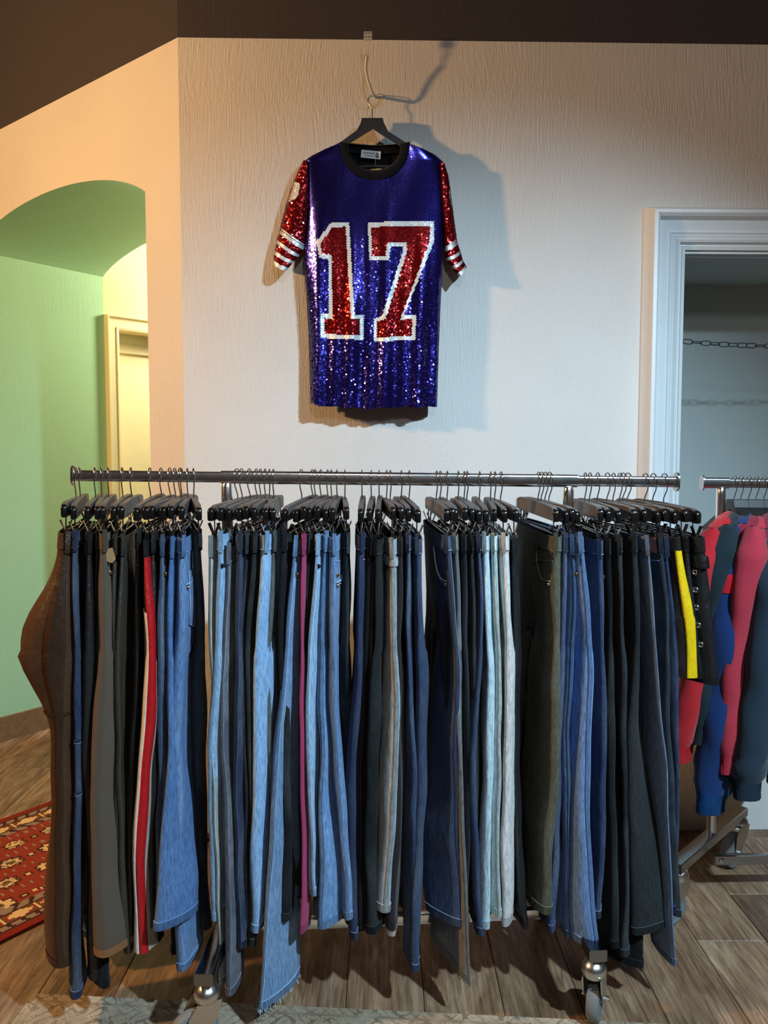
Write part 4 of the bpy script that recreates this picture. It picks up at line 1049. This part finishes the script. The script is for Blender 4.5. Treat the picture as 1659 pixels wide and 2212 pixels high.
# ribbed collar
m = MB(); rows = []
for i in range(41):
    a = pi*i/40
    q = cos(a)
    xo = 810 - 76*q; xi = 809 - 56*q
    yo = 306 + 82*abs(sin(a))**0.87; yi = 310 + 57*abs(sin(a))**0.87
    o = body_off(xo, max(yo, 322))
    rows.append([at_wall(xo, yo, o + 0.000), at_wall(lerp(xo, xi, 0.3), lerp(yo, yi, 0.3), o + 0.006), at_wall(lerp(xo, xi, 0.75), lerp(yo, yi, 0.75), o + 0.004), at_wall(xi, yi, o - 0.004), at_wall(xi, yi, o - 0.012)])
m.grid(rows); m.build('collar', BLACKFAB, shirt, smooth=True)
m = MB(); rows = []
for i in range(21):
    x = lerp(742, 876, i/20); q = (x - 809)/67
    y = 309 + 5*(1 - q*q)
    rows.append([at_wall(x, y, 0.052), at_wall(x, y - 1, 0.046), at_wall(x, y + 3, 0.040), at_wall(x, y + 18, 0.042)])
m.grid(rows); m.build('back_collar', BLACKFAB, shirt, smooth=True)

def sequin(mbx, c, nrm, r, rnd, spread):
    t = Vector((rnd.gauss(0, spread), rnd.gauss(0, spread), rnd.gauss(0, spread)))
    n = (nrm + t).normalized()
    a = n.orthogonal().normalized(); b = n.cross(a)
    k = len(mbx.v)
    mbx.v += [tuple(c + a*(r*cos(i*pi/3)) + b*(r*sin(i*pi/3))) for i in range(6)]
    mbx.f.append(tuple(range(k, k + 6))); mbx.m.append(0)
groups = {k: MB() for k in ('blue', 'one', 'one_o', 'seven', 'seven_o')}
rs = random.Random(11)
y = 312.0; row = 0
while y < 884:
    x = 655.0 + (1.6 if row % 2 else 0)
    while x < 962:
        if y_top(x) + 1 < y < y_bot(x) and curve(LEFT, y) + 1 < x < curve(RIGHT, y) - 1:
            if inside(ONE_I, x, y): g = 'one'
            elif inside(ONE_O, x, y): g = 'one_o'
            elif inside(SEV_I, x, y): g = 'seven'
            elif inside(SEV_O, x, y): g = 'seven_o'
            else: g = 'blue'
            o = body_off(x, y)
            dx = (body_off(x + 2, y) - body_off(x - 2, y))/(4*0.00164); dy = (body_off(x, y + 2) - body_off(x, y - 2))/(4*0.00164)
            nrm = (WN - WD*dx + UPZ*dy).normalized()
            sp = lerp(0.02, 0.20, smooth((y - 440)/380)) if g != 'one_o' and g != 'seven_o' else 0.05
            nrm = (nrm - UPZ*0.20*(1 - smooth((y - 420)/260))).normalized()
            if g == 'blue' and rs.random() < 0.72: sp *= 0.35
            nrm = (nrm + WD*0.05*noise.noise(Vector((x*0.33, y*0.012, 2)))).normalized()
            sequin(groups[g], at_wall(x, y, o + 0.0012 + (0.0012 if g != 'blue' else 0)), nrm, 0.0031, rs, sp)
        x += 3.2
    y += 2.7; row += 1
for g, nm, mt in (('blue', 'blue_sequins', SEQB), ('one', 'numeral_one', SEQR), ('one_o', 'numeral_one_outline', SEQW), ('seven', 'numeral_seven', SEQR), ('seven_o', 'numeral_seven_outline', SEQW)):
    me = bpy.data.meshes.new(nm); o_ = shirt.location
    me.from_pydata([(a-o_.x, b-o_.y, c-o_.z) for a, b, c in groups[g].v], [], groups[g].f); me.materials.append(mt)
    ob = link(nm, me, shirt); ob['kind'] = 'stuff'
# sleeves: lofted between an outer and an inner edge, front bulging
SL = [((656,345),(666,352)), ((644,368),(667,392)), ((634,392),(667,425)), ((618,440),(665,482)), ((603,500),(657,537)), ((597,521),(646,553)), ((592,545),(634,566)), ((590,570),(619,584))]
SRR = [((959,350),(950,356)), ((968,378),(950,400)), ((973,410),(952,440)), ((980,465),(957,500)), ((988,524),(960,542)), ((995,545),(963,561)), ((1000,563),(975,578)), ((1008,577),(990,599))]
def sleeve(pairs, bands, nm):
    NU, NV = 16, 44
    def pt(v, u, off):
        f = v*(len(pairs) - 1); i = min(int(f), len(pairs) - 2); q = f - i
        ox = lerp(pairs[i][0][0], pairs[i+1][0][0], q); oy = lerp(pairs[i][0][1], pairs[i+1][0][1], q)
        ix = lerp(pairs[i][1][0], pairs[i+1][1][0], q); iy = lerp(pairs[i][1][1], pairs[i+1][1][1], q)
        sag = 3.0*sin(pi*u)*smooth((v - 0.4)/0.4)
        return lerp(ox, ix, u), lerp(oy, iy, u) + sag
    def w(v, u, fr, off=0.0):
        x, y = pt(v, u, 0)
        d = sqrt(max(0, 1 - (2*u - 1)**2))
        base = 0.052
        return at_wall(x, y, base + (0.042*d + off if fr else -0.024*d))
    m = MB()
    m.grid([[w(j/NV, i/NU, True) for i in range(NU + 1)] for j in range(NV + 1)])
    m.grid([[w(j/NV*0.97, i/NU, False) for i in range(NU + 1)] for j in range(NV + 1)])
    sl = m.build('sleeve', SHIRTRED, shirt, smooth=True)
    m = MB(); ys = []
    m.grid([[w(v, i/NU, False, 0) for i in range(NU + 1)] for v in (0.93, 0.99, 1.0)]); m.build('cuff_back', WHITEFAB, sl, org=shirt.location)
    red, white = MB(), MB()
    nv = 84
    for j in range(nv):
        v = (j + 0.5)/nv
        (a, b), (c, d) = pt(v, 0, 0), pt(v, 1, 0)
        L_ = math.hypot(a - c, b - d); nu = max(3, int(L_/2.6))
        for i in range(nu):
            u = (i + (0.5 if j % 2 else 0.1))/nu
            if u > 0.99: continue
            wh = any(abs(v - bv) < bw for bv, bw in bands)
            x, y = pt(v, u, 0)
            if nm == 'l' and inside([(633,392),(649,397),(643,426),(620,438),(630,410)], x, y): wh = True
            if nm == 'r' and inside([(972,408),(980,440),(974,444),(969,415)], x, y): wh = True
            k = 2*u - 1
            nrm = (WN*max(0.15, sqrt(max(0, 1 - k*k))) + WD*k*0.8).normalized()
            sequin(white if wh else red, w(v, u, True, 0.0015), nrm, 0.0031, rs, 0.05 if wh else 0.16)
    for mm, n2, mt in ((red, 'red_sequins', SEQR), (white, 'white_stripes', SEQW)):
        me = bpy.data.meshes.new(n2); o_ = shirt.location
        me.from_pydata([(a-o_.x, b-o_.y, c-o_.z) for a, b, c in mm.v], [], mm.f); me.materials.append(mt)
        ob = link(n2, me, sl); ob['kind'] = 'stuff'
sleeve(SL, [(4/7, 0.022), (5/7, 0.022), (6/7, 0.022), (0.985, 0.03)], 'l')
sleeve(SRR, [(4/7, 0.022), (5/7, 0.022), (6/7, 0.022), (0.985, 0.03)], 'r')
# woven label with its lettering
lx = at_wall(801, 334, 0.046); ex = (at_wall(821, 336, 0.046) - at_wall(780, 332, 0.046)).normalized(); ey = WN.cross(ex); ey = ey if ey.z > 0 else -ey
m = MB(); hwL, hhL = 0.0345, 0.0135
m.prism([(-hwL, -hhL), (hwL, -hhL), (hwL, hhL), (-hwL, hhL)], ex, ey, lx, WN*0.0012); lab = m.build('brand_label', WHITEFAB, shirt)
def text(body, size, pos, ax, ay, name, parent, mat, org, bold=0.0, align='LEFT'):
    cu = bpy.data.curves.new(name, 'FONT'); cu.body = body; cu.size = size; cu.offset = bold; cu.align_x = align; cu.resolution_u = 3
    o = bpy.data.objects.new(name, cu); COL.objects.link(o)
    me = bpy.data.meshes.new_from_object(o.evaluated_get(bpy.context.evaluated_depsgraph_get()))
    bpy.data.objects.remove(o)
    n = ax.cross(ay)
    for v in me.vertices:
        p = Vector(pos) + ax*v.co.x + ay*v.co.y
        v.co = p - Vector(org)
    me.materials.clear(); me.materials.append(mat); me.name = name
    return link(name, me, parent)
zoff = WN*0.0018
text('uwantisell', 0.0105, lx + zoff - ex*0.029 + ey*0.0015, ex, ey, 'lettering', lab, INK, shirt.location)
m = MB(); m.prism([(-0.020, -0.0060), (0.013, -0.0060), (0.013, -0.0048), (-0.020, -0.0048)], ex, ey, lx + zoff, WN*0.0002); m.build('printed_rule', INK, lab, org=shirt.location)
text('\u00fc', 0.024, lx + zoff + ex*0.0165 - ey*0.0085, ex, ey, 'lettering', lab, INK, shirt.location, 0.0008)
m = MB(); m.tube([at_wall(811, 343, 0.048), at_wall(811, 358, 0.06), at_wall(811, 366, 0.064)], 0.0005, 5); m.build('tag_thread', WHITEFAB, shirt)
m = MB(); a = at_wall(800, 365, 0.075); b = at_wall(824, 364, 0.075); c = at_wall(823, 373, 0.078); d = at_wall(800, 375, 0.078)
m.add([a, b, c, d] + [p - WN*0.001 for p in (a, b, c, d)], [(0,1,2,3),(7,6,5,4),(0,4,5,1),(1,5,6,2),(2,6,7,3),(3,7,4,0)]); m.build('price_tag', PAPER, shirt)

# its hanger
hb = at_wall(808, 300, 0.07)
hang = empty('shirt_hanger', hb)
tag(hang, 'black wooden hanger holding the blue sequin shirt on the wall', 'hanger')
def k5(pts): return [(560 + a*0.3014, 40 + b*0.3014) for a, b in pts]
out = k5([(735,712),(885,712),(893,745),(925,808),(1050,888),(1120,930),(1290,1030),(1270,1050),(1090,960),(960,888),(815,793),(665,886),(540,955),(360,1050),(345,1030),(520,920),(590,880),(700,800),(728,745)])
m = MB()
fr = [at_wall(x, y, 0.082) for x, y in out]; bk = [at_wall(x, y, 0.055) for x, y in out]; n = len(out)
m.add(fr + bk, [tuple(range(n)), tuple(range(n, 2*n))[::-1]] + [(i, i+n, (i+1) % n + n, (i+1) % n) for i in range(n)])
m.build('arms', BLACKWOOD, hang)
m = MB(); m.tube([at_wall(690, 362, 0.066), at_wall(808, 360, 0.066), at_wall(925, 362, 0.066)], 0.0065, 12); m.build('trouser_bar', BLACKWOOD, hang, smooth=True)
m = MB(); pts = k5([(810,715),(810,650),(800,630),(782,606),(778,588),(784,568),(800,555),(820,556),(836,566)])
m.tube([at_wall(x, y, 0.068) for x, y in pts], 0.0019, 8); m.build('hook', WIRE, hang, smooth=True)

# leftover lamp cable that sticks out of the wall and carries the hanger
cb0 = at_wall(824, 209, 0.0)
cable = empty('lamp_cable', cb0)
tag(cable, 'white electric cable with terminal block sticking out above the shirt', 'cable')
pts = [(826,210,0.0),(822,211,0.035),(812,210,0.066),(806,203,0.078),(800,190,0.09),(794,172,0.10),(790,150,0.112),(791,132,0.122),(792,122,0.126)]
m = MB(); m.tube([at_wall(x, y, o) for x, y, o in pts], 0.0048, 10); m.build('sheath', CABLE, cable, smooth=True)
for pl in ([(792,124,.126),(788,112,.130),(785,104,.133),(786,84,.136)], [(792,124,.126),(791,108,.130),(790,98,.134),(792,84,.136)], [(793,124,.126),(795,108,.130),(797,98,.134),(798,84,.136)]):
    m = MB(); m.tube([at_wall(*p) for p in pl], 0.0012, 6); m.build('wire', CABLE, cable, smooth=True)
for i in range(3):
    x = 786 + i*6.2
    m = MB(); a = at_wall(x, 84, 0.136); w = at_wall(x + 5.4, 84, 0.136) - a
    m.prism([(0,0),(1,0),(1,1),(0,1)], w, UPZ*0.024, a, -WN*0.009); tb = m.build('terminal', CABLE, cable)
    for zz in (0.006, 0.018):
        M = Matrix.Translation(a + w*0.5 + UPZ*zz + WN*0.0005) @ WN.to_track_quat('Z', 'Y').to_matrix().to_4x4()
        m = MB(); m.lathe([(0.0028, -0.002), (0.0028, 0.001), (0.0, 0.0012)], M, 10); m.build('screw', STEEL, tb, org=cable.location)
m = MB(); m.tube([at_wall(x, y, o) for x, y, o in ((832,206,0.0),(826,204,0.03),(818,203,0.05),(814,206,0.06),(822,211,0.055),(828,211,0.04))], 0.0016, 7); m.build('wall_hook', STEEL, cable, smooth=True)

# ------------------------------------------------------------------ chain across the recess
def chain_pt(s, off=-0.12): 
    return at_wall(lerp(1474, 1858, s), 737 + 34*s*(1 - s) + 4*s, off)
ca = chain_pt(0)
chain = empty('chain', ca)
tag(chain, 'thin black link chain strung across the recess', 'chain')
BLK = mat_plain('black_iron', srgb(22, 22, 24), 0.5)
s_, k = 0.0, 0
tot = (chain_pt(1) - ca).length; ll = 0.041
while s_ < 1.0:
    a, b = chain_pt(s_), chain_pt(min(1.0, s_ + ll/tot))
    c = (a + b)/2; t = (b - a).normalized()
    tw_ = (0.15, 1.35, 0.4, 1.2, 0.2, 0.9, 0.3)[k % 7]
    up = UPZ*cos(tw_) + WN*sin(tw_); up = (up - t*up.dot(t)).normalized()
    R_, Lh = 0.0085, 0.016
    lp = []
    for q in range(17):
        an = 2*pi*q/16
        lp.append(c + t*(Lh*(1 if cos(an) > 0 else -1)*(0 if abs(cos(an)) < 1e-6 else 1)*0.62 + R_*cos(an)) + up*(R_*sin(an)))
    m = MB(); m.tube(lp, 0.0018, 6, cap=False); m.build('chain_link', BLK, chain, smooth=True)
    s_ += ll*0.86/tot; k += 1

# ------------------------------------------------------------------ hooded sweatshirts
def shirt_hanger2(p, what):
    t = empty('coat_hanger', p)
    tag(t, 'black wooden hanger inside the ' + what, 'hanger', 'coat hangers on the second rack')
    link('hook', HOOK_ME, t)
    m = MB()
    pr = [(-0.026, -0.052), (0.026, -0.052), (0.034, -0.075), (0.21, -0.155), (0.205, -0.175), (0.0, -0.082), (-0.205, -0.175), (-0.21, -0.155), (-0.034, -0.075)]
    m.prism(pr, (0, -1, 0), (0, 0, 1), (-0.012, 0, 0), (0.024, 0, 0))
    o = link('arms', m.mesh('arms', BLACKWOOD), t)
def hoodie(hookpx, sx, sy, bx, by, rgb, sw, label, what, stripe=None, cuff_rgb=None, cf=1.0, HW=0.235):
    r = (hookpx - 1518)/(2250 - 1518)
    p = A2.lerp(B2, r)
    near = None
    # shoulder point half a shirt width towards the camera
    sh = at(sx, sy, p.y - HW)
    hm = at(bx, by, p.y - HW - 0.015)
    mat = fabric('cotton', rgb); rib = mat_rib('rib_%d_%d_%d' % rgb, srgb(*(cuff_rgb or rgb)))
    t = empty('hooded_sweatshirt', (p.x, p.y, hm.z))
    tag(t, label, 'sweatshirt', 'hooded sweatshirts on the second rack')
    ax = Vector((sh.x - p.x, sh.y - p.y, 0)); ax.normalize(); n = Vector((-ax.y, ax.x, 0));  n = n if n.x > 0 else -n
    # torso: flattened tube with sloping shoulders
    neckz = p.z - 0.075
    m = MB(); rows = []
    hemz = hm.z + 0.06 if by < 1690 else hm.z + 0.02
    for j in range(20):
        q = j/19
        z = lerp(neckz, hemz, q)
        z = p.z - curve([(0, 0.104), (0.08, 0.118), (0.16, 0.138), (0.24, 0.158), (0.32, 0.20), (1, p.z - hemz)], q)
        w = curve([(0, 0.085), (0.08, 0.13), (0.16, 0.175), (0.24, 0.212), (0.32, 0.226), (1, 0.235)], q)
        th = curve([(0, 0.035), (0.1, 0.036), (0.3, 0.04), (0.9, 0.045), (0.93, 0.036), (1.0, 0.034)], q)
        sway = n*((hm.x - sh.x)*0.75*q)
        rows.append([Vector((p.x, p.y, z)) + ax*(w*cos(2*pi*k/20)) + n*(th*Pants.se(sin(2*pi*k/20), 0.7) + 0.004*sin(9*q + k)) + sway for k in range(20)])
    m.grid(rows, True); m.build('body', mat, t, smooth=True)
    m = MB(); m.grid([[v_ + (v_ - Vector((p.x, p.y, v_.z)))*0.0 for v_ in rows[-2]], [v_ - UPZ*0.05 for v_ in rows[-1]]], True)
    m.build('waist_rib', rib, t, smooth=True)
    # sleeves
    for sd in (1, -1):
        top = sh if sd > 0 else Vector((p.x, p.y, sh.z)) - ax*HW
        bot = hm if sd > 0 else Vector((top.x + (hm.x - sh.x)*0.8, top.y + 0.01, hm.z + 0.02))
        rows = []; NJ = 44
        Lz = top.z - bot.z
        for j in range(NJ + 1):
            q = j/NJ
            c = top.lerp(bot, q) + n*0.006*sin(q*7 + sx) - ax*sd*0.035*(1 - smooth(q*5))
            wu = curve([(0, 0.045), (0.1, 0.078), (0.35, sw*0.98), (0.80, sw*0.94), (0.90, sw*0.88), (0.925, sw*0.76*cf), (1, sw*0.72*cf)], q)*(1 + 0.05*sin(q*23 + sx))
            wn = curve([(0, 0.028), (0.1, 0.045), (0.35, sw*0.62), (0.86, sw*0.60), (0.91, sw*0.56), (0.925, sw*0.42), (1, sw*0.42)], q)
            rw = []
            for k in range(18):
                an = 2*pi*k/18
                fz = 1 + 0.16*noise.noise(Vector((cos(an)*1.6, sin(an)*1.6, q*7 + sx))) + 0.05*sin(q*60 + 3*an)*smooth((q - 0.72)/0.15)
                rw.append(c + ax*(wu*fz*cos(an)) + n*(wn*fz*Pants.se(sin(an), 0.8)))
            rows.append(rw)
        ks = [j for j in range(NJ + 1) if j/NJ <= 0.95]; kc = [j for j in range(NJ + 1) if j/NJ >= 0.90]
        cap = [[top + UPZ*0.012 + (v_ - top)*0.25 for v_ in rows[0]]]
        m = MB(); m.grid(cap + [rows[j] for j in ks], True); sl = m.build('sleeve', mat, t, smooth=True)
        def ring_q(q): 
            f = q*NJ; i = min(int(f), NJ - 1); return [a.lerp(b, f - i) for a, b in zip(rows[i], rows[i+1])]
        m = MB(); m.grid([[v_ + (v_ - top.lerp(bot, q)).normalized()*0.0015 for v_ in ring_q(q)] for q in (0.925, 0.95, 0.975, 1.0)], True); m.build('cuff', rib, sl, smooth=True, org=t.location)
        if stripe and sd > 0:
            m = MB(); m.grid([[v_ + (v_ - top.lerp(bot, q)).normalized()*0.002 for v_ in ring_q(q)] for q in (0.145, 0.165, 0.19, 0.21)], True); m.build('red_panel', fabric('cotton', stripe), sl, smooth=True, org=t.location)
        # stitched seam line halfway
    # hood: a soft folded roll lying over the near shoulder
    m = MB(); rows = []
    hc = Vector((p.x, p.y, p.z - 0.142)) + ax*0.135
    for j in range(15):
        la = lerp(-pi/2, pi/2, j/14)
        row_ = []
        for k in range(24):
            lo = 2*pi*k/24
            d_ = Vector((cos(la)*cos(lo), cos(la)*sin(lo), sin(la)))
            rr_ = 1 + 0.22*noise.noise(Vector((d_.x*1.7 + sx, d_.y*1.7, d_.z*1.7))) + 0.10*sin(6*d_.z + 2.5*d_.x)
            row_.append(hc + (ax*(0.088*d_.x) + n*(0.040*d_.y) + UPZ*(0.040*d_.z) - UPZ*0.35*0.088*d_.x)*rr_)
        rows.append(row_)
    m.grid(rows, True); m.build('hood', mat, t, smooth=True)
    shirt_hanger2(p, what)
hoodie(1586, 1537, 1150, 1474, 1640, (186, 40, 46), 0.062, 'bright red hooded sweatshirt, leftmost on the second rack', 'bright red hooded sweatshirt at the left end')
hoodie(1600, 1566, 1142, 1510, 1600, (34, 46, 52), 0.058, 'dark slate hooded sweatshirt between the bright red and the blue ones', 'dark slate hooded sweatshirt')
hoodie(1617, 1588, 1146, 1538, 1742, (28, 54, 102), 0.088, 'royal blue hooded sweatshirt with a red panel on the sleeve', 'royal blue hooded sweatshirt', (190, 30, 42), (28, 66, 112), 1.2)
hoodie(1633, 1608, 1140, 1580, 1610, (132, 40, 60), 0.052, 'dark crimson hooded sweatshirt tucked right behind the royal blue one', 'dark crimson hooded sweatshirt')
hoodie(1650, 1622, 1146, 1564, 1664, (178, 54, 68), 0.050, 'raspberry red hooded sweatshirt with narrow sleeve and ribbed cuff', 'raspberry red hooded sweatshirt', HW=0.285)
hoodie(1668, 1640, 1150, 1600, 1662, (128, 40, 60), 0.055, 'maroon hooded sweatshirt left of the large navy one', 'maroon hooded sweatshirt')
hoodie(1690, 1676, 1172, 1616, 1714, (42, 56, 68), 0.088, 'large navy hooded sweatshirt at the right edge of the picture', 'large navy hooded sweatshirt', HW=0.30)
hoodie(1730, 1722, 1172, 1682, 1735, (34, 50, 62), 0.07, 'dark blue hooded sweatshirt cut off by the right picture edge', 'dark blue hooded sweatshirt cut off at the right')

# ------------------------------------------------------------------ rugs
def rug(name, label, org, du, dv, lu, lv, cell, pattern, mat, thick=0.010):
    nu, nv = int(lu/cell), int(lv/cell)
    vs = []; fs = []; cols = []
    org = Vector(org); t = empty(name, org); tag(t, label, 'rug')
    for j in range(nv + 1):
        for i in range(nu + 1): vs.append(tuple(du*(lu*i/nu) + dv*(lv*j/nv) + UPZ*thick))
    for j in range(nv):
        for i in range(nu):
            k = j*(nu + 1) + i
            fs.append((k, k+1, k+nu+2, k+nu+1)); cols.append(pattern((i + 0.5)*lu/nu, (j + 0.5)*lv/nv, lu, lv))
    me = bpy.data.meshes.new('pile'); me.from_pydata(vs, [], fs); me.materials.append(mat)
    at_ = me.color_attributes.new('weave', 'FLOAT_COLOR', 'CORNER')
    buf = []
    for c in cols: buf += list(c)*4
    at_.data.foreach_set('color', buf)
    o = link('pile', me, t)
    m = MB(); e = 0.004
    c = [Vector((0,0,0)), du*lu, du*lu + dv*lv, dv*lv]
    lo = [org + p for p in c]; hi = [org + p + UPZ*(thick - 0.0006) for p in c]
    m.add(lo + hi, [(0,1,2,3),(7,6,5,4),(0,4,5,1),(1,5,6,2),(2,6,7,3),(3,7,4,0)]); m.build('backing', mcache.setdefault(('back', name), mat_plain('rug_edge_' + name, EDGE, 0.95)), t)
    return t
EDGE = srgb(120, 40, 34)
RD = srgb(146, 60, 46); CR = srgb(226, 190, 138); BR = srgb(72, 46, 38); GY = srgb(150, 128, 112); DR = srgb(132, 44, 34); OL = srgb(104, 86, 58)
def persian(u, v, lu, lv):
    e = min(u, v, lu - u, lv - v)
    s = u if min(v, lv - v) <= min(u, lu - u) else v
    if e < 0.030: return DR
    if e < 0.036: return BR
    if e < 0.062:
        return BR if (abs(((s*22) % 1) - 0.5 + (e - 0.05)*14) < 0.16) else GY
    if e < 0.068: return BR
    if e < 0.115:
        q = (s*9) % 1.0; w = abs(q - 0.5)*2; h = abs(e - 0.0915)/0.0235
        return CR if (w + h*0.8 < 0.85 or w > 0.93) else (RD if int(s*90) % 2 else OL)
    if e < 0.121: return BR
    if e < 0.147: return BR if (abs(((s*20) % 1) - 0.5 - (e - 0.134)*14) < 0.16) else GY
    if e < 0.153: return BR
    # field: staggered rows of medallions and small flowers
    pu, pv = 0.150, 0.118
    j = math.floor(v/pv); uu = u + (0.5*pu if j % 2 else 0); i = math.floor(uu/pu)
    a = (uu/pu - i - 0.5)*pu; b = (v/pv - j - 0.5)*pv
    kind = (i*3 + j*5) % 4
    r = math.hypot(a/0.046, b/0.034); an = math.atan2(b, a)
    sc = r*(1 + 0.16*cos(an*8))
    if kind in (0, 1):
        if sc < 0.28: return OL
        if sc < 0.78: return CR if kind == 0 else (GY if int(an*5) % 2 else CR)
        if sc < 1.0: return BR
    elif kind == 2:
        if sc < 0.7: return OL if int((an + 3.2)*4) % 2 else CR
        if sc < 0.85: return BR
    else:
        if abs(a) < 0.045 and abs(b - 0.006*sin(a*140)) < 0.0075: return CR if int((a + 1)*120) % 2 else BR
    # fillers in between
    a2 = ((uu/pu) % 1 - (0 if (uu/pu) % 1 < 0.5 else 1))*pu; b2 = b
    if math.hypot(a2/0.016, b2/0.012) < 1: return BR if math.hypot(a2/0.009, b2/0.007) > 1 else CR
    if abs(b) > 0.048 and abs(((u*30) % 1) - 0.5) < 0.12: return GY
    return RD
f1 = atz(0, 2040, 0.0); b1 = atz(0, 1776, 0.0)
rdir = -AN; rdir = Vector((rdir.x, rdir.y, 0)).normalized()     # runs through the arch
rper = AD.copy()
wid = (b1 - f1).dot(rper)
RUGM = mat_attr('persian_pile')
inner = atz(28, 1974, 0.01)
ostart = f1 + rdir*((inner - f1).dot(rdir) - 0.150)
rug('persian_rug', 'red patterned Persian rug running through the green arch', ostart, rdir, rper, 2.1, wid, 0.0075, persian, RUGM)

EDGE = srgb(150, 130, 104)
BG = srgb(168, 150, 124); BD = srgb(112, 96, 78); BL = srgb(196, 184, 162)
def faded(u, v, lu, lv):
    e = min(u, lu - u, lv - v)
    n1 = noise.noise(Vector((u*46, v*46, 0))); n2 = noise.noise(Vector((u*6, v*6, 3))); n3 = noise.noise(Vector((u*22, v*22, 7)))
    c = BG
    k = 0.0
    if abs(e - 0.028) < 0.004 or abs(e - 0.115) < 0.005 or abs(e - 0.128) < 0.003: k = 0.55
    scroll = abs(sin(u*70 + 2.4*sin(v*61)) * sin(v*74 + 2.4*sin(u*53)))
    if scroll < 0.20 + 0.1*n2: k = max(k, 0.75)
    if scroll > 0.86: k = max(k, 0.35)
    k *= max(0.0, min(1.0, 0.75 + 0.9*n3)); 
    w = max(0.0, min(1.0, 0.35 + 0.9*n2))
    c = tuple(lerp(lerp(BG[q], BL[q], w), BD[q], k)*(1 + 0.18*n1) for q in range(3)) + (1.0,)
    return c
tl = atz(73, 2152, 0.0); tr = atz(1230, 2208, 0.0)
bu = (tr - tl); bu.z = 0; bu.normalize(); bv = Vector((-bu.y, bu.x, 0)); bv = bv if bv.y < 0 else -bv
lvr = 0.75
rug('faded_rug', 'faded beige vintage rug lying in front of the trouser rack', tl + bv*lvr, bu, -bv, 2.3, lvr, 0.0045, faded, mat_attr('faded_pile'), 0.008)
